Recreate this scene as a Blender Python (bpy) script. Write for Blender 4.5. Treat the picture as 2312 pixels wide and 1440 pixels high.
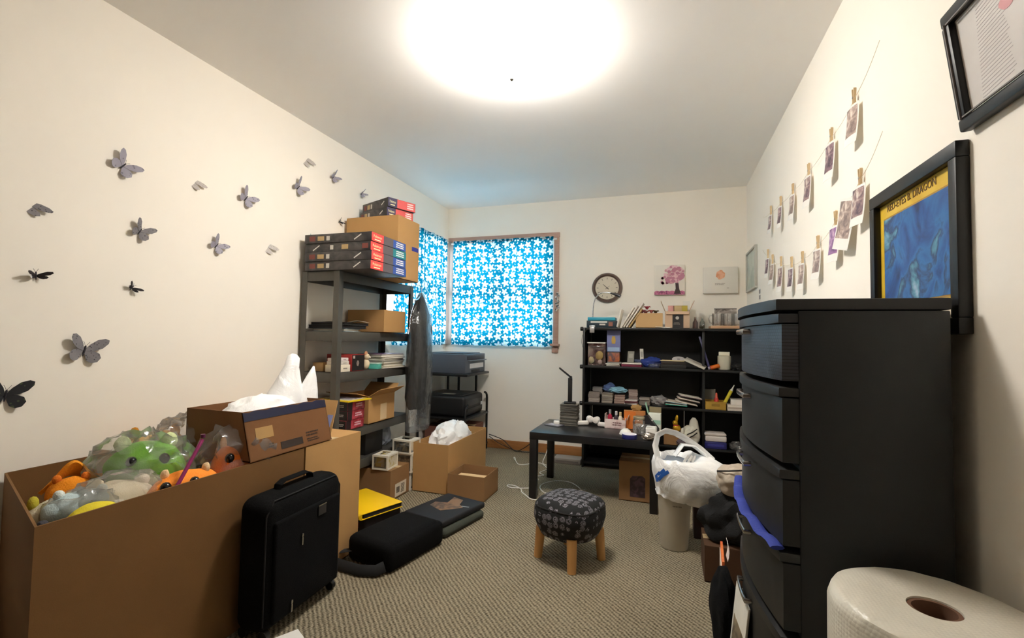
import bpy, bmesh, math, random
from mathutils import Vector, Matrix, noise
from math import radians as rad, pi, sin, cos

for o in list(bpy.data.objects):
    bpy.data.objects.remove(o)
SC = bpy.context.scene
COL = SC.collection
random.seed(7)

# ------------------------------------------------------------------ camera
LX, RX, BY, FY, CZ = -2.185, 0.655, 4.385, -0.75, 2.44      # room: left, right, back, front, ceiling
cam = bpy.data.objects.new('camera', bpy.data.cameras.new('camera'))
COL.objects.link(cam)
yaw, pitch, roll = rad(18.4), rad(2.4), rad(1.0)
fw = Vector((-sin(yaw)*cos(pitch), cos(yaw)*cos(pitch), sin(pitch)))
rt = Vector((cos(yaw), sin(yaw), 0)); up = rt.cross(fw)
rr = rt*cos(roll) + up*sin(roll); uu = up*cos(roll) - rt*sin(roll)
m3 = Matrix((rr, uu, -fw)).transposed()
cam.matrix_world = Matrix.Translation((0, 0, 1.09)) @ m3.to_4x4()
cam.data.sensor_width = 36; cam.data.sensor_fit = 'HORIZONTAL'
cam.data.lens = 1047/2312*36; cam.data.clip_start = 0.02
SC.camera = cam

# ------------------------------------------------------------------ world (overcast daylight), exposure
W = bpy.data.worlds.new('overcast_sky'); SC.world = W; W.use_nodes = True
bg = W.node_tree.nodes['Background']
bg.inputs[0].default_value = (0.92, 0.97, 1.0, 1); bg.inputs[1].default_value = 7.5
vs = SC.view_settings
SC.display_settings.display_device = 'sRGB'
vs.view_transform = 'Standard'; vs.look = 'None'; vs.exposure = 1.3; vs.gamma = 1.0; vs.use_curve_mapping = False
LAMP_STRENGTH = 40.0
SC.cycles.max_bounces = 16; SC.cycles.diffuse_bounces = 10; SC.cycles.transparent_max_bounces = 24

# ------------------------------------------------------------------ materials
def lin(h):
    if isinstance(h, (tuple, list)): return tuple(h)[:3]
    h = h.lstrip('#')
    v = [int(h[i:i+2], 16)/255 for i in (0, 2, 4)]
    return tuple(x/12.92 if x <= .04045 else ((x+.055)/1.055)**2.4 for x in v)

class NT:
    def __init__(s, name):
        s.m = bpy.data.materials.new(name); s.m.use_nodes = True
        s.t = s.m.node_tree; s.n = s.t.nodes; s.bsdf = s.n['Principled BSDF']; s.out = s.n['Material Output']
    def add(s, kind, **kw):
        x = s.n.new(kind)
        for k, v in kw.items():
            if k.startswith('i_'):
                x.inputs[k[2:].replace('_', ' ')].default_value = v
            else: setattr(x, k, v)
        return x
    def link(s, a, b): s.t.links.new(a, b)
    def math(s, op, a, b=None, c=None):
        x = s.add('ShaderNodeMath', operation=op)
        for i, v in enumerate((a, b, c)):
            if v is None: continue
            if isinstance(v, (int, float)): x.inputs[i].default_value = v
            else: s.link(v, x.inputs[i])
        return x.outputs[0]
    def mix(s, fac, a, b):
        x = s.add('ShaderNodeMix', data_type='RGBA')
        for sock, v in ((x.inputs[0], fac), (x.inputs[6], a), (x.inputs[7], b)):
            if isinstance(v, (int, float)): sock.default_value = v
            elif isinstance(v, tuple): sock.default_value = (*v[:3], 1)
            else: s.link(v, sock)
        return x.outputs[2]
    def coord(s, which='Object', scale=None):
        c = s.add('ShaderNodeTexCoord').outputs[which]
        if scale:
            mp = s.add('ShaderNodeMapping'); mp.inputs['Scale'].default_value = scale
            s.link(c, mp.inputs[0]); c = mp.outputs[0]
        return c
    def bump(s, h, strength=.3, dist=.002):
        b = s.add('ShaderNodeBump'); b.inputs['Strength'].default_value = strength; b.inputs['Distance'].default_value = dist
        s.link(h, b.inputs['Height']); s.link(b.outputs[0], s.bsdf.inputs['Normal'])

_M = {}
def M(color, rough=.6, metal=0., var=.10, nscale=18., bump=0., spec=.5, name=None, emit=0):
    key = (color if isinstance(color, str) else tuple(color), rough, metal, var, nscale, bump, spec, emit)
    if key in _M: return _M[key]
    t = NT(name or 'mat_%s' % str(color).replace('#', ''))
    c = lin(color)
    n = t.add('ShaderNodeTexNoise'); n.inputs['Scale'].default_value = nscale; n.inputs['Detail'].default_value = 4
    t.link(t.coord(), n.inputs['Vector'])
    a = tuple(x*(1-var) for x in c); b = tuple(min(1, x*(1+var)) for x in c)
    t.link(t.mix(n.outputs['Fac'], a, b), t.bsdf.inputs['Base Color'])
    t.bsdf.inputs['Roughness'].default_value = rough; t.bsdf.inputs['Metallic'].default_value = metal
    t.bsdf.inputs['Specular IOR Level'].default_value = spec
    if bump:
        n2 = t.add('ShaderNodeTexNoise'); n2.inputs['Scale'].default_value = nscale*8; n2.inputs['Detail'].default_value = 3
        t.link(t.coord(), n2.inputs['Vector']); t.bump(n2.outputs['Fac'], bump, .003)
    if emit:
        t.bsdf.inputs['Emission Color'].default_value = (*c, 1); t.bsdf.inputs['Emission Strength'].default_value = emit
    _M[key] = t.m
    return t.m

def mat_cardboard(name, base, dark=.82):
    t = NT(name); c = lin(base)
    n = t.add('ShaderNodeTexNoise'); n.inputs['Scale'].default_value = 6; n.inputs['Detail'].default_value = 6
    t.link(t.coord(), n.inputs['Vector'])
    n2 = t.add('ShaderNodeTexNoise'); n2.inputs['Scale'].default_value = 380; n2.inputs['Detail'].default_value = 2
    t.link(t.coord(), n2.inputs['Vector'])
    f = t.math('ADD', t.math('MULTIPLY', n.outputs['Fac'], .6), t.math('MULTIPLY', n2.outputs['Fac'], .4))
    t.link(t.mix(f, tuple(x*dark for x in c), tuple(min(1, x*1.12) for x in c)), t.bsdf.inputs['Base Color'])
    t.bsdf.inputs['Roughness'].default_value = .85; t.bsdf.inputs['Specular IOR Level'].default_value = .25
    t.bump(n2.outputs['Fac'], .25, .001)
    return t.m

def mat_clear(name, tint='#ffffff', gloss=.16, rough=.12, milky=.10, bump=.4, nscale=14):
    t = NT(name); t.n.remove(t.bsdf)
    tr = t.add('ShaderNodeBsdfTransparent'); tr.inputs[0].default_value = (*lin(tint), 1)
    gl = t.add('ShaderNodeBsdfGlossy'); gl.inputs['Roughness'].default_value = rough
    df = t.add('ShaderNodeBsdfTranslucent'); df.inputs[0].default_value = (.9, .9, .88, 1)
    d2 = t.add('ShaderNodeBsdfDiffuse'); d2.inputs[0].default_value = (.85, .85, .83, 1)
    n = t.add('ShaderNodeTexNoise'); n.inputs['Scale'].default_value = nscale; n.inputs['Detail'].default_value = 5
    t.link(t.coord(), n.inputs['Vector'])
    b = t.add('ShaderNodeBump'); b.inputs['Strength'].default_value = bump; b.inputs['Distance'].default_value = .02
    t.link(n.outputs['Fac'], b.inputs['Height'])
    t.link(b.outputs[0], gl.inputs['Normal'])
    def mx(f, a, bb):
        x = t.add('ShaderNodeMixShader')
        if isinstance(f, (int, float)): x.inputs[0].default_value = f
        else: t.link(f, x.inputs[0])
        t.link(a, x.inputs[1]); t.link(bb, x.inputs[2]); return x.outputs[0]
    fr = t.add('ShaderNodeFresnel'); fr.inputs['IOR'].default_value = 1.45
    t.link(b.outputs[0], fr.inputs['Normal'])
    f = t.math('MINIMUM', t.math('ADD', fr.outputs[0], gloss*.3), .8)
    a = mx(milky, tr.outputs[0], mx(.5, df.outputs[0], d2.outputs[0]))
    t.link(mx(f, a, gl.outputs[0]), t.out.inputs[0])
    return t.m

def mat_bagplastic(name, color, trans=.35):
    t = NT(name)
    t.n.remove(t.bsdf)
    c = lin(color)
    d = t.add('ShaderNodeBsdfDiffuse'); d.inputs[0].default_value = (*c, 1)
    tl = t.add('ShaderNodeBsdfTranslucent'); tl.inputs[0].default_value = (*c, 1)
    gl = t.add('ShaderNodeBsdfGlossy'); gl.inputs['Roughness'].default_value = .3
    n = t.add('ShaderNodeTexNoise'); n.inputs['Scale'].default_value = 9; n.inputs['Detail'].default_value = 4; n.inputs['Distortion'].default_value = 1.2
    t.link(t.coord(), n.inputs['Vector'])
    b = t.add('ShaderNodeBump'); b.inputs['Strength'].default_value = .5; b.inputs['Distance'].default_value = .025
    t.link(n.outputs['Fac'], b.inputs['Height'])
    for x in (d, gl): t.link(b.outputs[0], x.inputs['Normal'])
    m1 = t.add('ShaderNodeMixShader'); m1.inputs[0].default_value = trans; t.link(d.outputs[0], m1.inputs[1]); t.link(tl.outputs[0], m1.inputs[2])
    m2 = t.add('ShaderNodeMixShader'); m2.inputs[0].default_value = .07; t.link(m1.outputs[0], m2.inputs[1]); t.link(gl.outputs[0], m2.inputs[2])
    t.link(m2.outputs[0], t.out.inputs[0])
    return t.m

def mat_carpet():
    t = NT('carpet_loop_pile')
    c = t.coord('Object')
    mp = t.add('ShaderNodeMapping'); mp.inputs['Rotation'].default_value = (0, 0, rad(12)); mp.inputs['Scale'].default_value = (60, 95, 60)
    t.link(c, mp.inputs[0])
    v = t.add('ShaderNodeTexVoronoi', feature='F1', voronoi_dimensions='2D'); v.inputs['Scale'].default_value = 1.5; v.inputs['Randomness'].default_value = .55
    t.link(mp.outputs[0], v.inputs['Vector'])
    w = t.add('ShaderNodeTexWave', wave_type='BANDS', bands_direction='DIAGONAL'); w.inputs['Scale'].default_value = 26; w.inputs['Distortion'].default_value = 2.5; w.inputs['Detail'].default_value = 2
    t.link(c, w.inputs['Vector'])
    n = t.add('ShaderNodeTexNoise'); n.inputs['Scale'].default_value = 3.0; n.inputs['Detail'].default_value = 4
    t.link(c, n.inputs['Vector'])
    h = t.math('SUBTRACT', 1.0, v.outputs['Distance'])
    f = t.math('ADD', t.math('MULTIPLY', h, .55), t.math('MULTIPLY', w.outputs['Fac'], .35))
    f = t.math('ADD', f, t.math('MULTIPLY', n.outputs['Fac'], .2))
    r = t.add('ShaderNodeValToRGB'); r.color_ramp.elements[0].position = .28; r.color_ramp.elements[1].position = .95
    r.color_ramp.elements[0].color = (*lin('#4d4637'), 1); r.color_ramp.elements[1].color = (*lin('#a99d85'), 1)
    t.link(f, r.inputs[0]); t.link(r.outputs[0], t.bsdf.inputs['Base Color'])
    t.bsdf.inputs['Roughness'].default_value = .95; t.bsdf.inputs['Specular IOR Level'].default_value = .1
    t.bump(f, .8, .006)
    return t.m

def mat_wall(name, color, bumps=.08):
    t = NT(name); c = lin(color)
    n = t.add('ShaderNodeTexNoise'); n.inputs['Scale'].default_value = 1.6; n.inputs['Detail'].default_value = 3
    t.link(t.coord(), n.inputs['Vector'])
    n2 = t.add('ShaderNodeTexNoise'); n2.inputs['Scale'].default_value = 160; n2.inputs['Detail'].default_value = 3
    t.link(t.coord(), n2.inputs['Vector'])
    t.link(t.mix(n.outputs['Fac'], tuple(x*.97 for x in c), tuple(min(1, x*1.02) for x in c)), t.bsdf.inputs['Base Color'])
    t.bsdf.inputs['Roughness'].default_value = .75; t.bsdf.inputs['Specular IOR Level'].default_value = .2
    t.bump(n2.outputs['Fac'], bumps, .001)
    return t.m

def mat_wood(name, a, b, scale=(3, 30, 30), rough=.5):
    t = NT(name)
    n = t.add('ShaderNodeTexNoise'); n.inputs['Scale'].default_value = 2; n.inputs['Detail'].default_value = 6; n.inputs['Distortion'].default_value = .6
    t.link(t.coord('Object', scale), n.inputs['Vector'])
    t.link(t.mix(n.outputs['Fac'], lin(a), lin(b)), t.bsdf.inputs['Base Color'])
    t.bsdf.inputs['Roughness'].default_value = rough
    t.bump(n.outputs['Fac'], .1, .001)
    return t.m

def mat_flower_curtain(name, axis):
    """blue cotton printed with white five-petal flowers; light comes through it"""
    t = NT(name); t.n.remove(t.bsdf)
    c = t.coord('Object')
    sx = t.add('ShaderNodeSeparateXYZ'); t.link(c, sx.inputs[0])
    u, v = sx.outputs['Y' if axis == 'Y' else 'X'], sx.outputs['Z']
    def flowers(scale, off, r0, amp, rnd, want=1.0):
        cb = t.add('ShaderNodeCombineXYZ')
        t.link(t.math('ADD', u, off), cb.inputs[0]); t.link(t.math('ADD', v, off*.37), cb.inputs[1])
        sc = t.add('ShaderNodeVectorMath', operation='SCALE'); sc.inputs['Scale'].default_value = scale; t.link(cb.outputs[0], sc.inputs[0])
        vo = t.add('ShaderNodeTexVoronoi', voronoi_dimensions='2D', feature='F1'); vo.inputs['Scale'].default_value = 1; vo.inputs['Randomness'].default_value = rnd
        t.link(sc.outputs[0], vo.inputs['Vector'])
        df = t.add('ShaderNodeVectorMath', operation='SUBTRACT'); t.link(sc.outputs[0], df.inputs[0]); t.link(vo.outputs['Position'], df.inputs[1])
        s2 = t.add('ShaderNodeSeparateXYZ'); t.link(df.outputs[0], s2.inputs[0])
        cs = t.add('ShaderNodeSeparateColor'); t.link(vo.outputs['Color'], cs.inputs[0])
        ang = t.math('ARCTAN2', s2.outputs[1], s2.outputs[0])
        ph = t.math('MULTIPLY', cs.outputs[0], 6.28)
        wob = t.math('COSINE', t.math('ADD', t.math('MULTIPLY', ang, 5.0), ph))
        size = t.math('ADD', .82, t.math('MULTIPLY', cs.outputs[1], .3))
        R = t.math('MULTIPLY', t.math('ADD', r0, t.math('MULTIPLY', wob, amp)), size)
        ve = t.add('ShaderNodeTexVoronoi', voronoi_dimensions='2D', feature='DISTANCE_TO_EDGE'); ve.inputs['Scale'].default_value = 1; ve.inputs['Randomness'].default_value = rnd
        t.link(sc.outputs[0], ve.inputs['Vector'])
        sep = t.math('GREATER_THAN', ve.outputs['Distance'], .045)
        return t.math('MULTIPLY', sep, t.math('LESS_THAN', vo.outputs['Distance'], R)), vo.outputs['Distance']
    f1, d1 = flowers(13.0, 0.0, .375, .14, .5)
    f2, d2 = flowers(30.0, 3.3, .28, .08, .5)
    fl = t.math('MAXIMUM', f1, t.math('MULTIPLY', f2, t.math('GREATER_THAN', d1, .60)))
    ctr = t.math('LESS_THAN', d1, .07)
    n = t.add('ShaderNodeTexNoise'); n.inputs['Scale'].default_value = 30; t.link(c, n.inputs['Vector'])
    blue = t.mix(n.outputs['Fac'], lin('#034a72'), lin('#066a80'))
    col = t.mix(fl, blue, lin('#a2c3d2'))
    col = t.mix(ctr, col, lin('#bfbf98'))
    d = t.add('ShaderNodeBsdfDiffuse'); t.link(col, d.inputs[0])
    tl = t.add('ShaderNodeBsdfTranslucent'); t.link(col, tl.inputs[0])
    m1 = t.add('ShaderNodeMixShader'); m1.inputs[0].default_value = .5; t.link(d.outputs[0], m1.inputs[1]); t.link(tl.outputs[0], m1.inputs[2])
    t.link(m1.outputs[0], t.out.inputs[0])
    return t.m

def mat_print(name, base, ink, scale=7, thresh=.56, rough=.5, ink2=None):
    t = NT(name)
    n = t.add('ShaderNodeTexNoise'); n.inputs['Scale'].default_value = scale; n.inputs['Detail'].default_value = 5; n.inputs['Distortion'].default_value = 1.0
    t.link(t.coord(), n.inputs['Vector'])
    r = t.add('ShaderNodeValToRGB'); e = r.color_ramp.elements
    e[0].position = max(0, thresh-.12); e[0].color = (*lin(base), 1); e[1].position = thresh+.06; e[1].color = (*lin(ink), 1)
    if ink2:
        x = r.color_ramp.elements.new(min(1, thresh+.16)); x.color = (*lin(ink2), 1)
    t.link(n.outputs['Fac'], r.inputs[0]); t.link(r.outputs[0], t.bsdf.inputs['Base Color'])
    t.bsdf.inputs['Roughness'].default_value = rough
    return t.m

def mat_weave(name, color, scale):
    """moulded plastic with a basket-weave relief"""
    t = NT(name); c = lin(color)
    b = t.add('ShaderNodeTexBrick'); b.inputs['Scale'].default_value = scale; b.inputs['Mortar Size'].default_value = .06; b.inputs['Brick Width'].default_value = .8; b.inputs['Row Height'].default_value = .5
    cc = t.coord(); sx = t.add('ShaderNodeSeparateXYZ'); t.link(cc, sx.inputs[0])
    cb = t.add('ShaderNodeCombineXYZ'); t.link(sx.outputs['Y'], cb.inputs[0]); t.link(sx.outputs['Z'], cb.inputs[1])
    t.link(cb.outputs[0], b.inputs['Vector'])
    b.inputs['Color1'].default_value = (*c, 1); b.inputs['Color2'].default_value = (*[x*1.25 for x in c], 1); b.inputs['Mortar'].default_value = (*[x*.3 for x in c], 1)
    t.link(b.outputs['Color'], t.bsdf.inputs['Base Color'])
    t.bsdf.inputs['Roughness'].default_value = .45
    inv = t.math('SUBTRACT', 1.0, b.outputs['Fac']); t.bump(inv, .8, .004)
    return t.m

def mat_medallion(name):
    t = NT(name)
    c = t.coord()
    v = t.add('ShaderNodeTexVoronoi', voronoi_dimensions='3D', feature='F1'); v.inputs['Scale'].default_value = 30; v.inputs['Randomness'].default_value = .35
    t.link(c, v.inputs['Vector'])
    n = t.add('ShaderNodeTexNoise'); n.inputs['Scale'].default_value = 95; n.inputs['Detail'].default_value = 1; t.link(c, n.inputs['Vector'])
    d = t.math('ADD', v.outputs['Distance'], t.math('MULTIPLY', t.math('SUBTRACT', n.outputs['Fac'], .5), .35))
    rings = t.math('GREATER_THAN', t.math('SINE', t.math('MULTIPLY', d, 46)), .05)
    inside = t.math('LESS_THAN', v.outputs['Distance'], .44)
    f = t.math('MULTIPLY', rings, inside)
    t.link(t.mix(f, lin('#0b0b0c'), lin('#86838a')), t.bsdf.inputs['Base Color'])
    t.bsdf.inputs['Roughness'].default_value = .85
    return t.m

def mat_wing(name, base, spot, edge, scale=70):
    t = NT(name)
    n = t.add('ShaderNodeTexVoronoi', feature='F1'); n.inputs['Scale'].default_value = scale; t.link(t.coord(), n.inputs['Vector'])
    n2 = t.add('ShaderNodeTexNoise'); n2.inputs['Scale'].default_value = 25; n2.inputs['Detail'].default_value = 4; t.link(t.coord(), n2.inputs['Vector'])
    sp = t.math('LESS_THAN', n.outputs['Distance'], .26)
    col = t.mix(n2.outputs['Fac'], lin(base), lin(edge))
    t.link(t.mix(t.math('MULTIPLY', sp, .8), col, lin(spot)), t.bsdf.inputs['Base Color'])
    t.bsdf.inputs['Roughness'].default_value = .6
    return t.m

# ------------------------------------------------------------------ geometry helper
class G:
    """collects shapes in one bmesh; .part / .solo link it as ONE mesh object"""
    def __init__(s): s.bm = bmesh.new()
    def _xf(s, vs, mat):
        for v in vs: v.co = mat @ v.co
    def box(s, c, d, bev=0., R=None, seg=2):
        r = bmesh.ops.create_cube(s.bm, size=1)
        vs = r['verts']
        for v in vs: v.co = Vector((v.co.x*d[0], v.co.y*d[1], v.co.z*d[2]))
        if bev:
            es = list({e for v in vs for e in v.link_edges})
            q = bmesh.ops.bevel(s.bm, geom=es, offset=min(bev, min(d)*.49), segments=seg, affect='EDGES', profile=.5)
            vs = list({v for f in q['faces'] for v in f.verts} | {v for v in vs if v.is_valid})
            vs = s._island(vs)
        s._xf(vs, Matrix.Translation(c) @ (R.to_4x4() if R else Matrix.Identity(4)))
        return s
    def _island(s, vs):
        seen = set(vs); st = list(vs)
        while st:
            v = st.pop()
            for e in v.link_edges:
                w = e.other_vert(v)
                if w not in seen: seen.add(w); st.append(w)
        return list(seen)
    def cyl(s, c, r, h, axis='z', n=20, r2=None, bev=0, R=None):
        q = bmesh.ops.create_cone(s.bm, cap_ends=True, cap_tris=False, segments=n, radius1=r, radius2=r if r2 is None else r2, depth=h)
        vs = q['verts']
        if bev:
            es = [e for e in {e for v in vs for e in v.link_edges} if abs(e.verts[0].co.z-e.verts[1].co.z) < 1e-6]
            bmesh.ops.bevel(s.bm, geom=es, offset=bev, segments=2, affect='EDGES', profile=.5)
            vs = s._island([v for v in vs if v.is_valid] or [s.bm.verts[:][-1]])
        rot = {'z': Matrix.Identity(4), 'x': Matrix.Rotation(pi/2, 4, 'Y'), 'y': Matrix.Rotation(pi/2, 4, 'X')}[axis]
        s._xf(vs, Matrix.Translation(c) @ (R.to_4x4() if R else rot)); return s
    def lathe(s, prof, c=(0, 0, 0), n=24, sx=1, sy=1, R=None, cap=True):
        rings = []
        m = Matrix.Translation(c) @ (R.to_4x4() if R else Matrix.Identity(4))
        for r, z in prof:
            rings.append([s.bm.verts.new(m @ Vector((r*cos(2*pi*i/n)*sx, r*sin(2*pi*i/n)*sy, z))) for i in range(n)])
        for a, b in zip(rings, rings[1:]):
            for i in range(n):
                s.bm.faces.new((a[i], a[(i+1) % n], b[(i+1) % n], b[i]))
        if cap:
            s.bm.faces.new(rings[0][::-1]); s.bm.faces.new(rings[-1])
        return s
    def tube(s, pts, r, n=8, flat=None):
        pts = [Vector(p) for p in pts]
        rings = []
        prev = None
        for i, p in enumerate(pts):
            d = (pts[min(i+1, len(pts)-1)] - pts[max(i-1, 0)]).normalized()
            if prev is None:
                a = d.cross(Vector((0, 0, 1)))
                if a.length < .05: a = d.cross(Vector((1, 0, 0)))
                a.normalize()
            else:
                a = prev - d*prev.dot(d); a.normalize()
            prev = a
            b = d.cross(a)
            ra = r if flat is None else flat[0]; rb = r if flat is None else flat[1]
            if callable(r): ra = rb = r(i/(len(pts)-1))
            rings.append([s.bm.verts.new(p + a*ra*cos(2*pi*k/n) + b*rb*sin(2*pi*k/n)) for k in range(n)])
        for q, w in zip(rings, rings[1:]):
            for k in range(n): s.bm.faces.new((q[k], q[(k+1) % n], w[(k+1) % n], w[k]))
        s.bm.faces.new(rings[0][::-1]); s.bm.faces.new(rings[-1]); return s
    def prism(s, pts, h, m=None, z0=0.):
        """polygon in local xy extruded along z"""
        m = m or Matrix.Identity(4)
        lo = [s.bm.verts.new(m @ Vector((x, y, z0))) for x, y in pts]; hi = [s.bm.verts.new(m @ Vector((x, y, z0+h))) for x, y in pts]
        k = len(pts)
        s.bm.faces.new(lo[::-1]); s.bm.faces.new(hi)
        for i in range(k): s.bm.faces.new((lo[i], lo[(i+1) % k], hi[(i+1) % k], hi[i]))
        return s
    def blob(s, c, r, seed=0, amp=.12, freq=3., sub=3, squash=None, ridged=False, R=None):
        q = bmesh.ops.create_icosphere(s.bm, subdivisions=sub, radius=1)
        for v in q['verts']:
            d = v.co.copy()
            nz = noise.noise(d*freq + Vector((seed*7.3, seed*1.7, seed*3.1)))
            if ridged: nz = .5-abs(nz)*1.6 + .5*noise.noise(d*freq*2.3 + Vector((seed, 2, 5)))
            p = d*(1+amp*nz)
            p = Vector((p.x*r[0], p.y*r[1], p.z*r[2]))
            if squash is not None and p.z < -squash: p.z = -squash + (p.z+squash)*.08
            if R: p = R @ p
            v.co = p + Vector(c)
        return s
    def sheet(s, nu, nv, f, thick=0.):
        """grid surface f(u,v) -> point, optionally given thickness along f normals"""
        g = [[s.bm.verts.new(f(i/nu, j/nv)) for j in range(nv+1)] for i in range(nu+1)]
        fs = [s.bm.faces.new((g[i][j], g[i+1][j], g[i+1][j+1], g[i][j+1])) for i in range(nu) for j in range(nv)]
        if thick:
            bmesh.ops.recalc_face_normals(s.bm, faces=fs)
            bmesh.ops.solidify(s.bm, geom=fs, thickness=thick)
        return s
    def mesh(s, name, mats, sharp=38, recalc=True):
        if recalc: bmesh.ops.recalc_face_normals(s.bm, faces=s.bm.faces[:])
        me = bpy.data.meshes.new(name); s.bm.to_mesh(me); s.bm.free()
        me.materials.append(mats)
        me.shade_smooth(); me.set_sharp_from_angle(angle=rad(sharp))
        return me
    def part(s, name, mat, parent, label=None, loc=None, rot=None, sharp=38, recalc=True):
        o = bpy.data.objects.new(name, s.mesh(name, mat, sharp, recalc)); COL.objects.link(o); o.parent = parent
        if label: o['label'] = label
        if loc: o.location = loc
        if rot: o.rotation_euler = rot
        return o
    def solo(s, name, mat, label, cat, loc=(0, 0, 0), rz=0, group=None, rot=None, sharp=38, recalc=True):
        o = bpy.data.objects.new(name, s.mesh(name, mat, sharp, recalc)); COL.objects.link(o)
        o.location = loc; o.rotation_euler = rot or (0, 0, rz)
        tag(o, label, cat, group); return o
    def struct(s, name, mat, parent=None):
        o = bpy.data.objects.new(name, s.mesh(name, mat)); COL.objects.link(o)
        if parent: o.parent = parent
        else: o['kind'] = 'structure'
        return o

def tag(o, label, cat, group=None):
    o['label'] = label; o['category'] = cat
    if group: o['group'] = group
def T(name, label, cat, loc=(0, 0, 0), rz=0, group=None, rot=None):
    o = bpy.data.objects.new(name, None); o.empty_display_size = .05; COL.objects.link(o)
    o.location = loc; o.rotation_euler = rot or (0, 0, rz); tag(o, label, cat, group); return o
def copy_tree(o, parent=None):
    c = o.copy(); COL.objects.link(c)
    if parent: c.parent = parent
    for ch in list(o.children): copy_tree(ch, c)
    return c
def text(name, s, size, mat, parent, loc, rot, ext=.0006, align='CENTER', sx=1.0):
    cu = bpy.data.curves.new('tmp', 'FONT'); cu.body = s; cu.size = size; cu.extrude = ext; cu.align_x = align; cu.align_y = 'CENTER'; cu.resolution_u = 3
    ob = bpy.data.objects.new('tmp', cu); COL.objects.link(ob)
    me = bpy.data.meshes.new_from_object(ob.evaluated_get(bpy.context.evaluated_depsgraph_get()))
    bpy.data.objects.remove(ob)
    for v in me.vertices: v.co.x *= sx
    me.materials.clear(); me.materials.append(mat); me.name = name
    o = bpy.data.objects.new(name, me); COL.objects.link(o); o.parent = parent; o.location = loc; o.rotation_euler = rot
    return o
def scribble(g, w, h, rows, m, seed=0, t=.0006, fill=.8):
    """rows of short raised bars: print too small to read"""
    r = random.Random(seed); rh = h/rows
    for k in range(rows):
        x = -w/2 + r.random()*w*.08
        end = w/2 - r.random()*w*(1-fill)
        while x < end - w*.03:
            l = w*(.05+r.random()*.13)
            l = min(l, end-x)
            y = h/2-(k+.5)*rh
            g.prism([(x, y-rh*.28), (x+l, y-rh*.28), (x+l, y+rh*.28), (x, y+rh*.28)], t, m)
            x += l + w*.03
    return g
# frames for flat pieces: local x/y of the piece -> direction in the thing's space
def fr(c, xd, yd):
    xd = Vector(xd).normalized(); yd = Vector(yd).normalized(); zd = xd.cross(yd)
    m = Matrix((xd, yd, zd)).transposed().to_4x4(); m.translation = Vector(c); return m
def rect(w, h): return [(-w/2, -h/2), (w/2, -h/2), (w/2, h/2), (-w/2, h/2)]
RZ = lambda a: Matrix.Rotation(a, 3, 'Z')
RXm = lambda a: Matrix.Rotation(a, 3, 'X')
RYm = lambda a: Matrix.Rotation(a, 3, 'Y')

CARD = mat_cardboard('kraft_cardboard', '#b98f5c')
CARD_D = mat_cardboard('kraft_cardboard_darker', '#94704a')
CARD_L = mat_cardboard('kraft_cardboard_pale', '#c9a575')
TAPE = M('#c8ae84', .35, name='packing_tape')
BLACK = M('#101011', .55, name='black_plastic')
BLACKFAB = M('#0b0b0c', .95, bump=.6, nscale=40, spec=.15, name='black_fabric')
BLACKWOOD = M('#111112', .42, name='black_laminate')
WHITE = M('#ece9e2', .6, var=.04, name='white_card')
PAPER = M('#e6e0d2', .8, var=.06, name='paper')
INK = M('#1a1615', .8, name='dark_ink')
STEEL = M('#55524c', .5, metal=.35, var=.15, name='grey_painted_steel')
CHROME = M('#c9c9c9', .22, metal=1., var=.03, name='chrome')
CLEAR = mat_clear('clear_plastic_film')
CLEARBOX = mat_clear('clear_plastic_window', gloss=.25, rough=.05, milky=.04, bump=.03)
BAGWHITE = mat_bagplastic('white_bag_plastic', '#ffffff', .06)

# =================================================================== THE ROOM
WALLM = mat_wall('warm_white_wall_paint', '#f8f2e7')
CEILM = mat_wall('ceiling_paint', '#faf8f5', .15)
WOOD = mat_wood('honey_oak_trim', '#8a5a30', '#b98149')
WOODP = mat_wood('faded_pink_wood_casing', '#a88474', '#c4a293')
G().box(((LX+RX)/2, (FY+BY)/2, -.05), (RX-LX+.4, BY-FY+.4, .1)).struct('floor', mat_carpet())
G().box(((LX+RX)/2, (FY+BY)/2, CZ+.05), (RX-LX+.4, BY-FY+.4, .1)).struct('ceiling', CEILM)
WZ0, WZ1 = 1.02, 2.085
t = .11
g = G()                                                        # left wall, opening from Y 3.24 to the corner
g.box((LX-t/2, (FY+3.24)/2, CZ/2), (t, 3.24-FY, CZ))
g.box((LX-t/2, (3.24+BY+t)/2, WZ0/2), (t, BY+t-3.24, WZ0)).box((LX-t/2, (3.24+BY+t)/2, (WZ1+CZ)/2), (t, BY+t-3.24, CZ-WZ1))
g.struct('wall_left', WALLM)
g = G()
g.box(((-1.035+RX+t)/2, BY+t/2, CZ/2), (RX+t+1.035, t, CZ))
g.box(((LX-1.035)/2, BY+t/2, WZ0/2), (-1.035-LX, t, WZ0)).box(((LX-1.035)/2, BY+t/2, (WZ1+CZ)/2), (-1.035-LX, t, CZ-WZ1))
g.struct('wall_back', WALLM)
G().box((RX+t/2, (FY+BY)/2, CZ/2), (t, BY-FY, CZ)).struct('wall_right', WALLM)
G().box(((LX+RX)/2, FY-t/2, CZ/2), (RX-LX+2*t, t, CZ)).struct('wall_front', WALLM)
for k_ in range(3): G().box((LX+.05+.9*k_+.45, FY+.02, 1.04), (.89, .035, 2.06), .006).struct('added_dark_door_%d' % (k_+1), mat_wood('bounce_cutting_dark_wood', '#3a2718', '#55392a', (20, 20, 2)))  # unseen doors added behind the camera, dark to cut bounce on the near walls
def bboard(name, c, d): G().box(c, d, .006).struct(name, WOOD)
bboard('baseboard_back', ((LX+RX)/2, BY-.008, .043), (RX-LX, .016, .086))
bboard('baseboard_left', (LX+.008, (FY+BY-.02)/2, .043), (.016, BY-FY-.06, .086))
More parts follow.
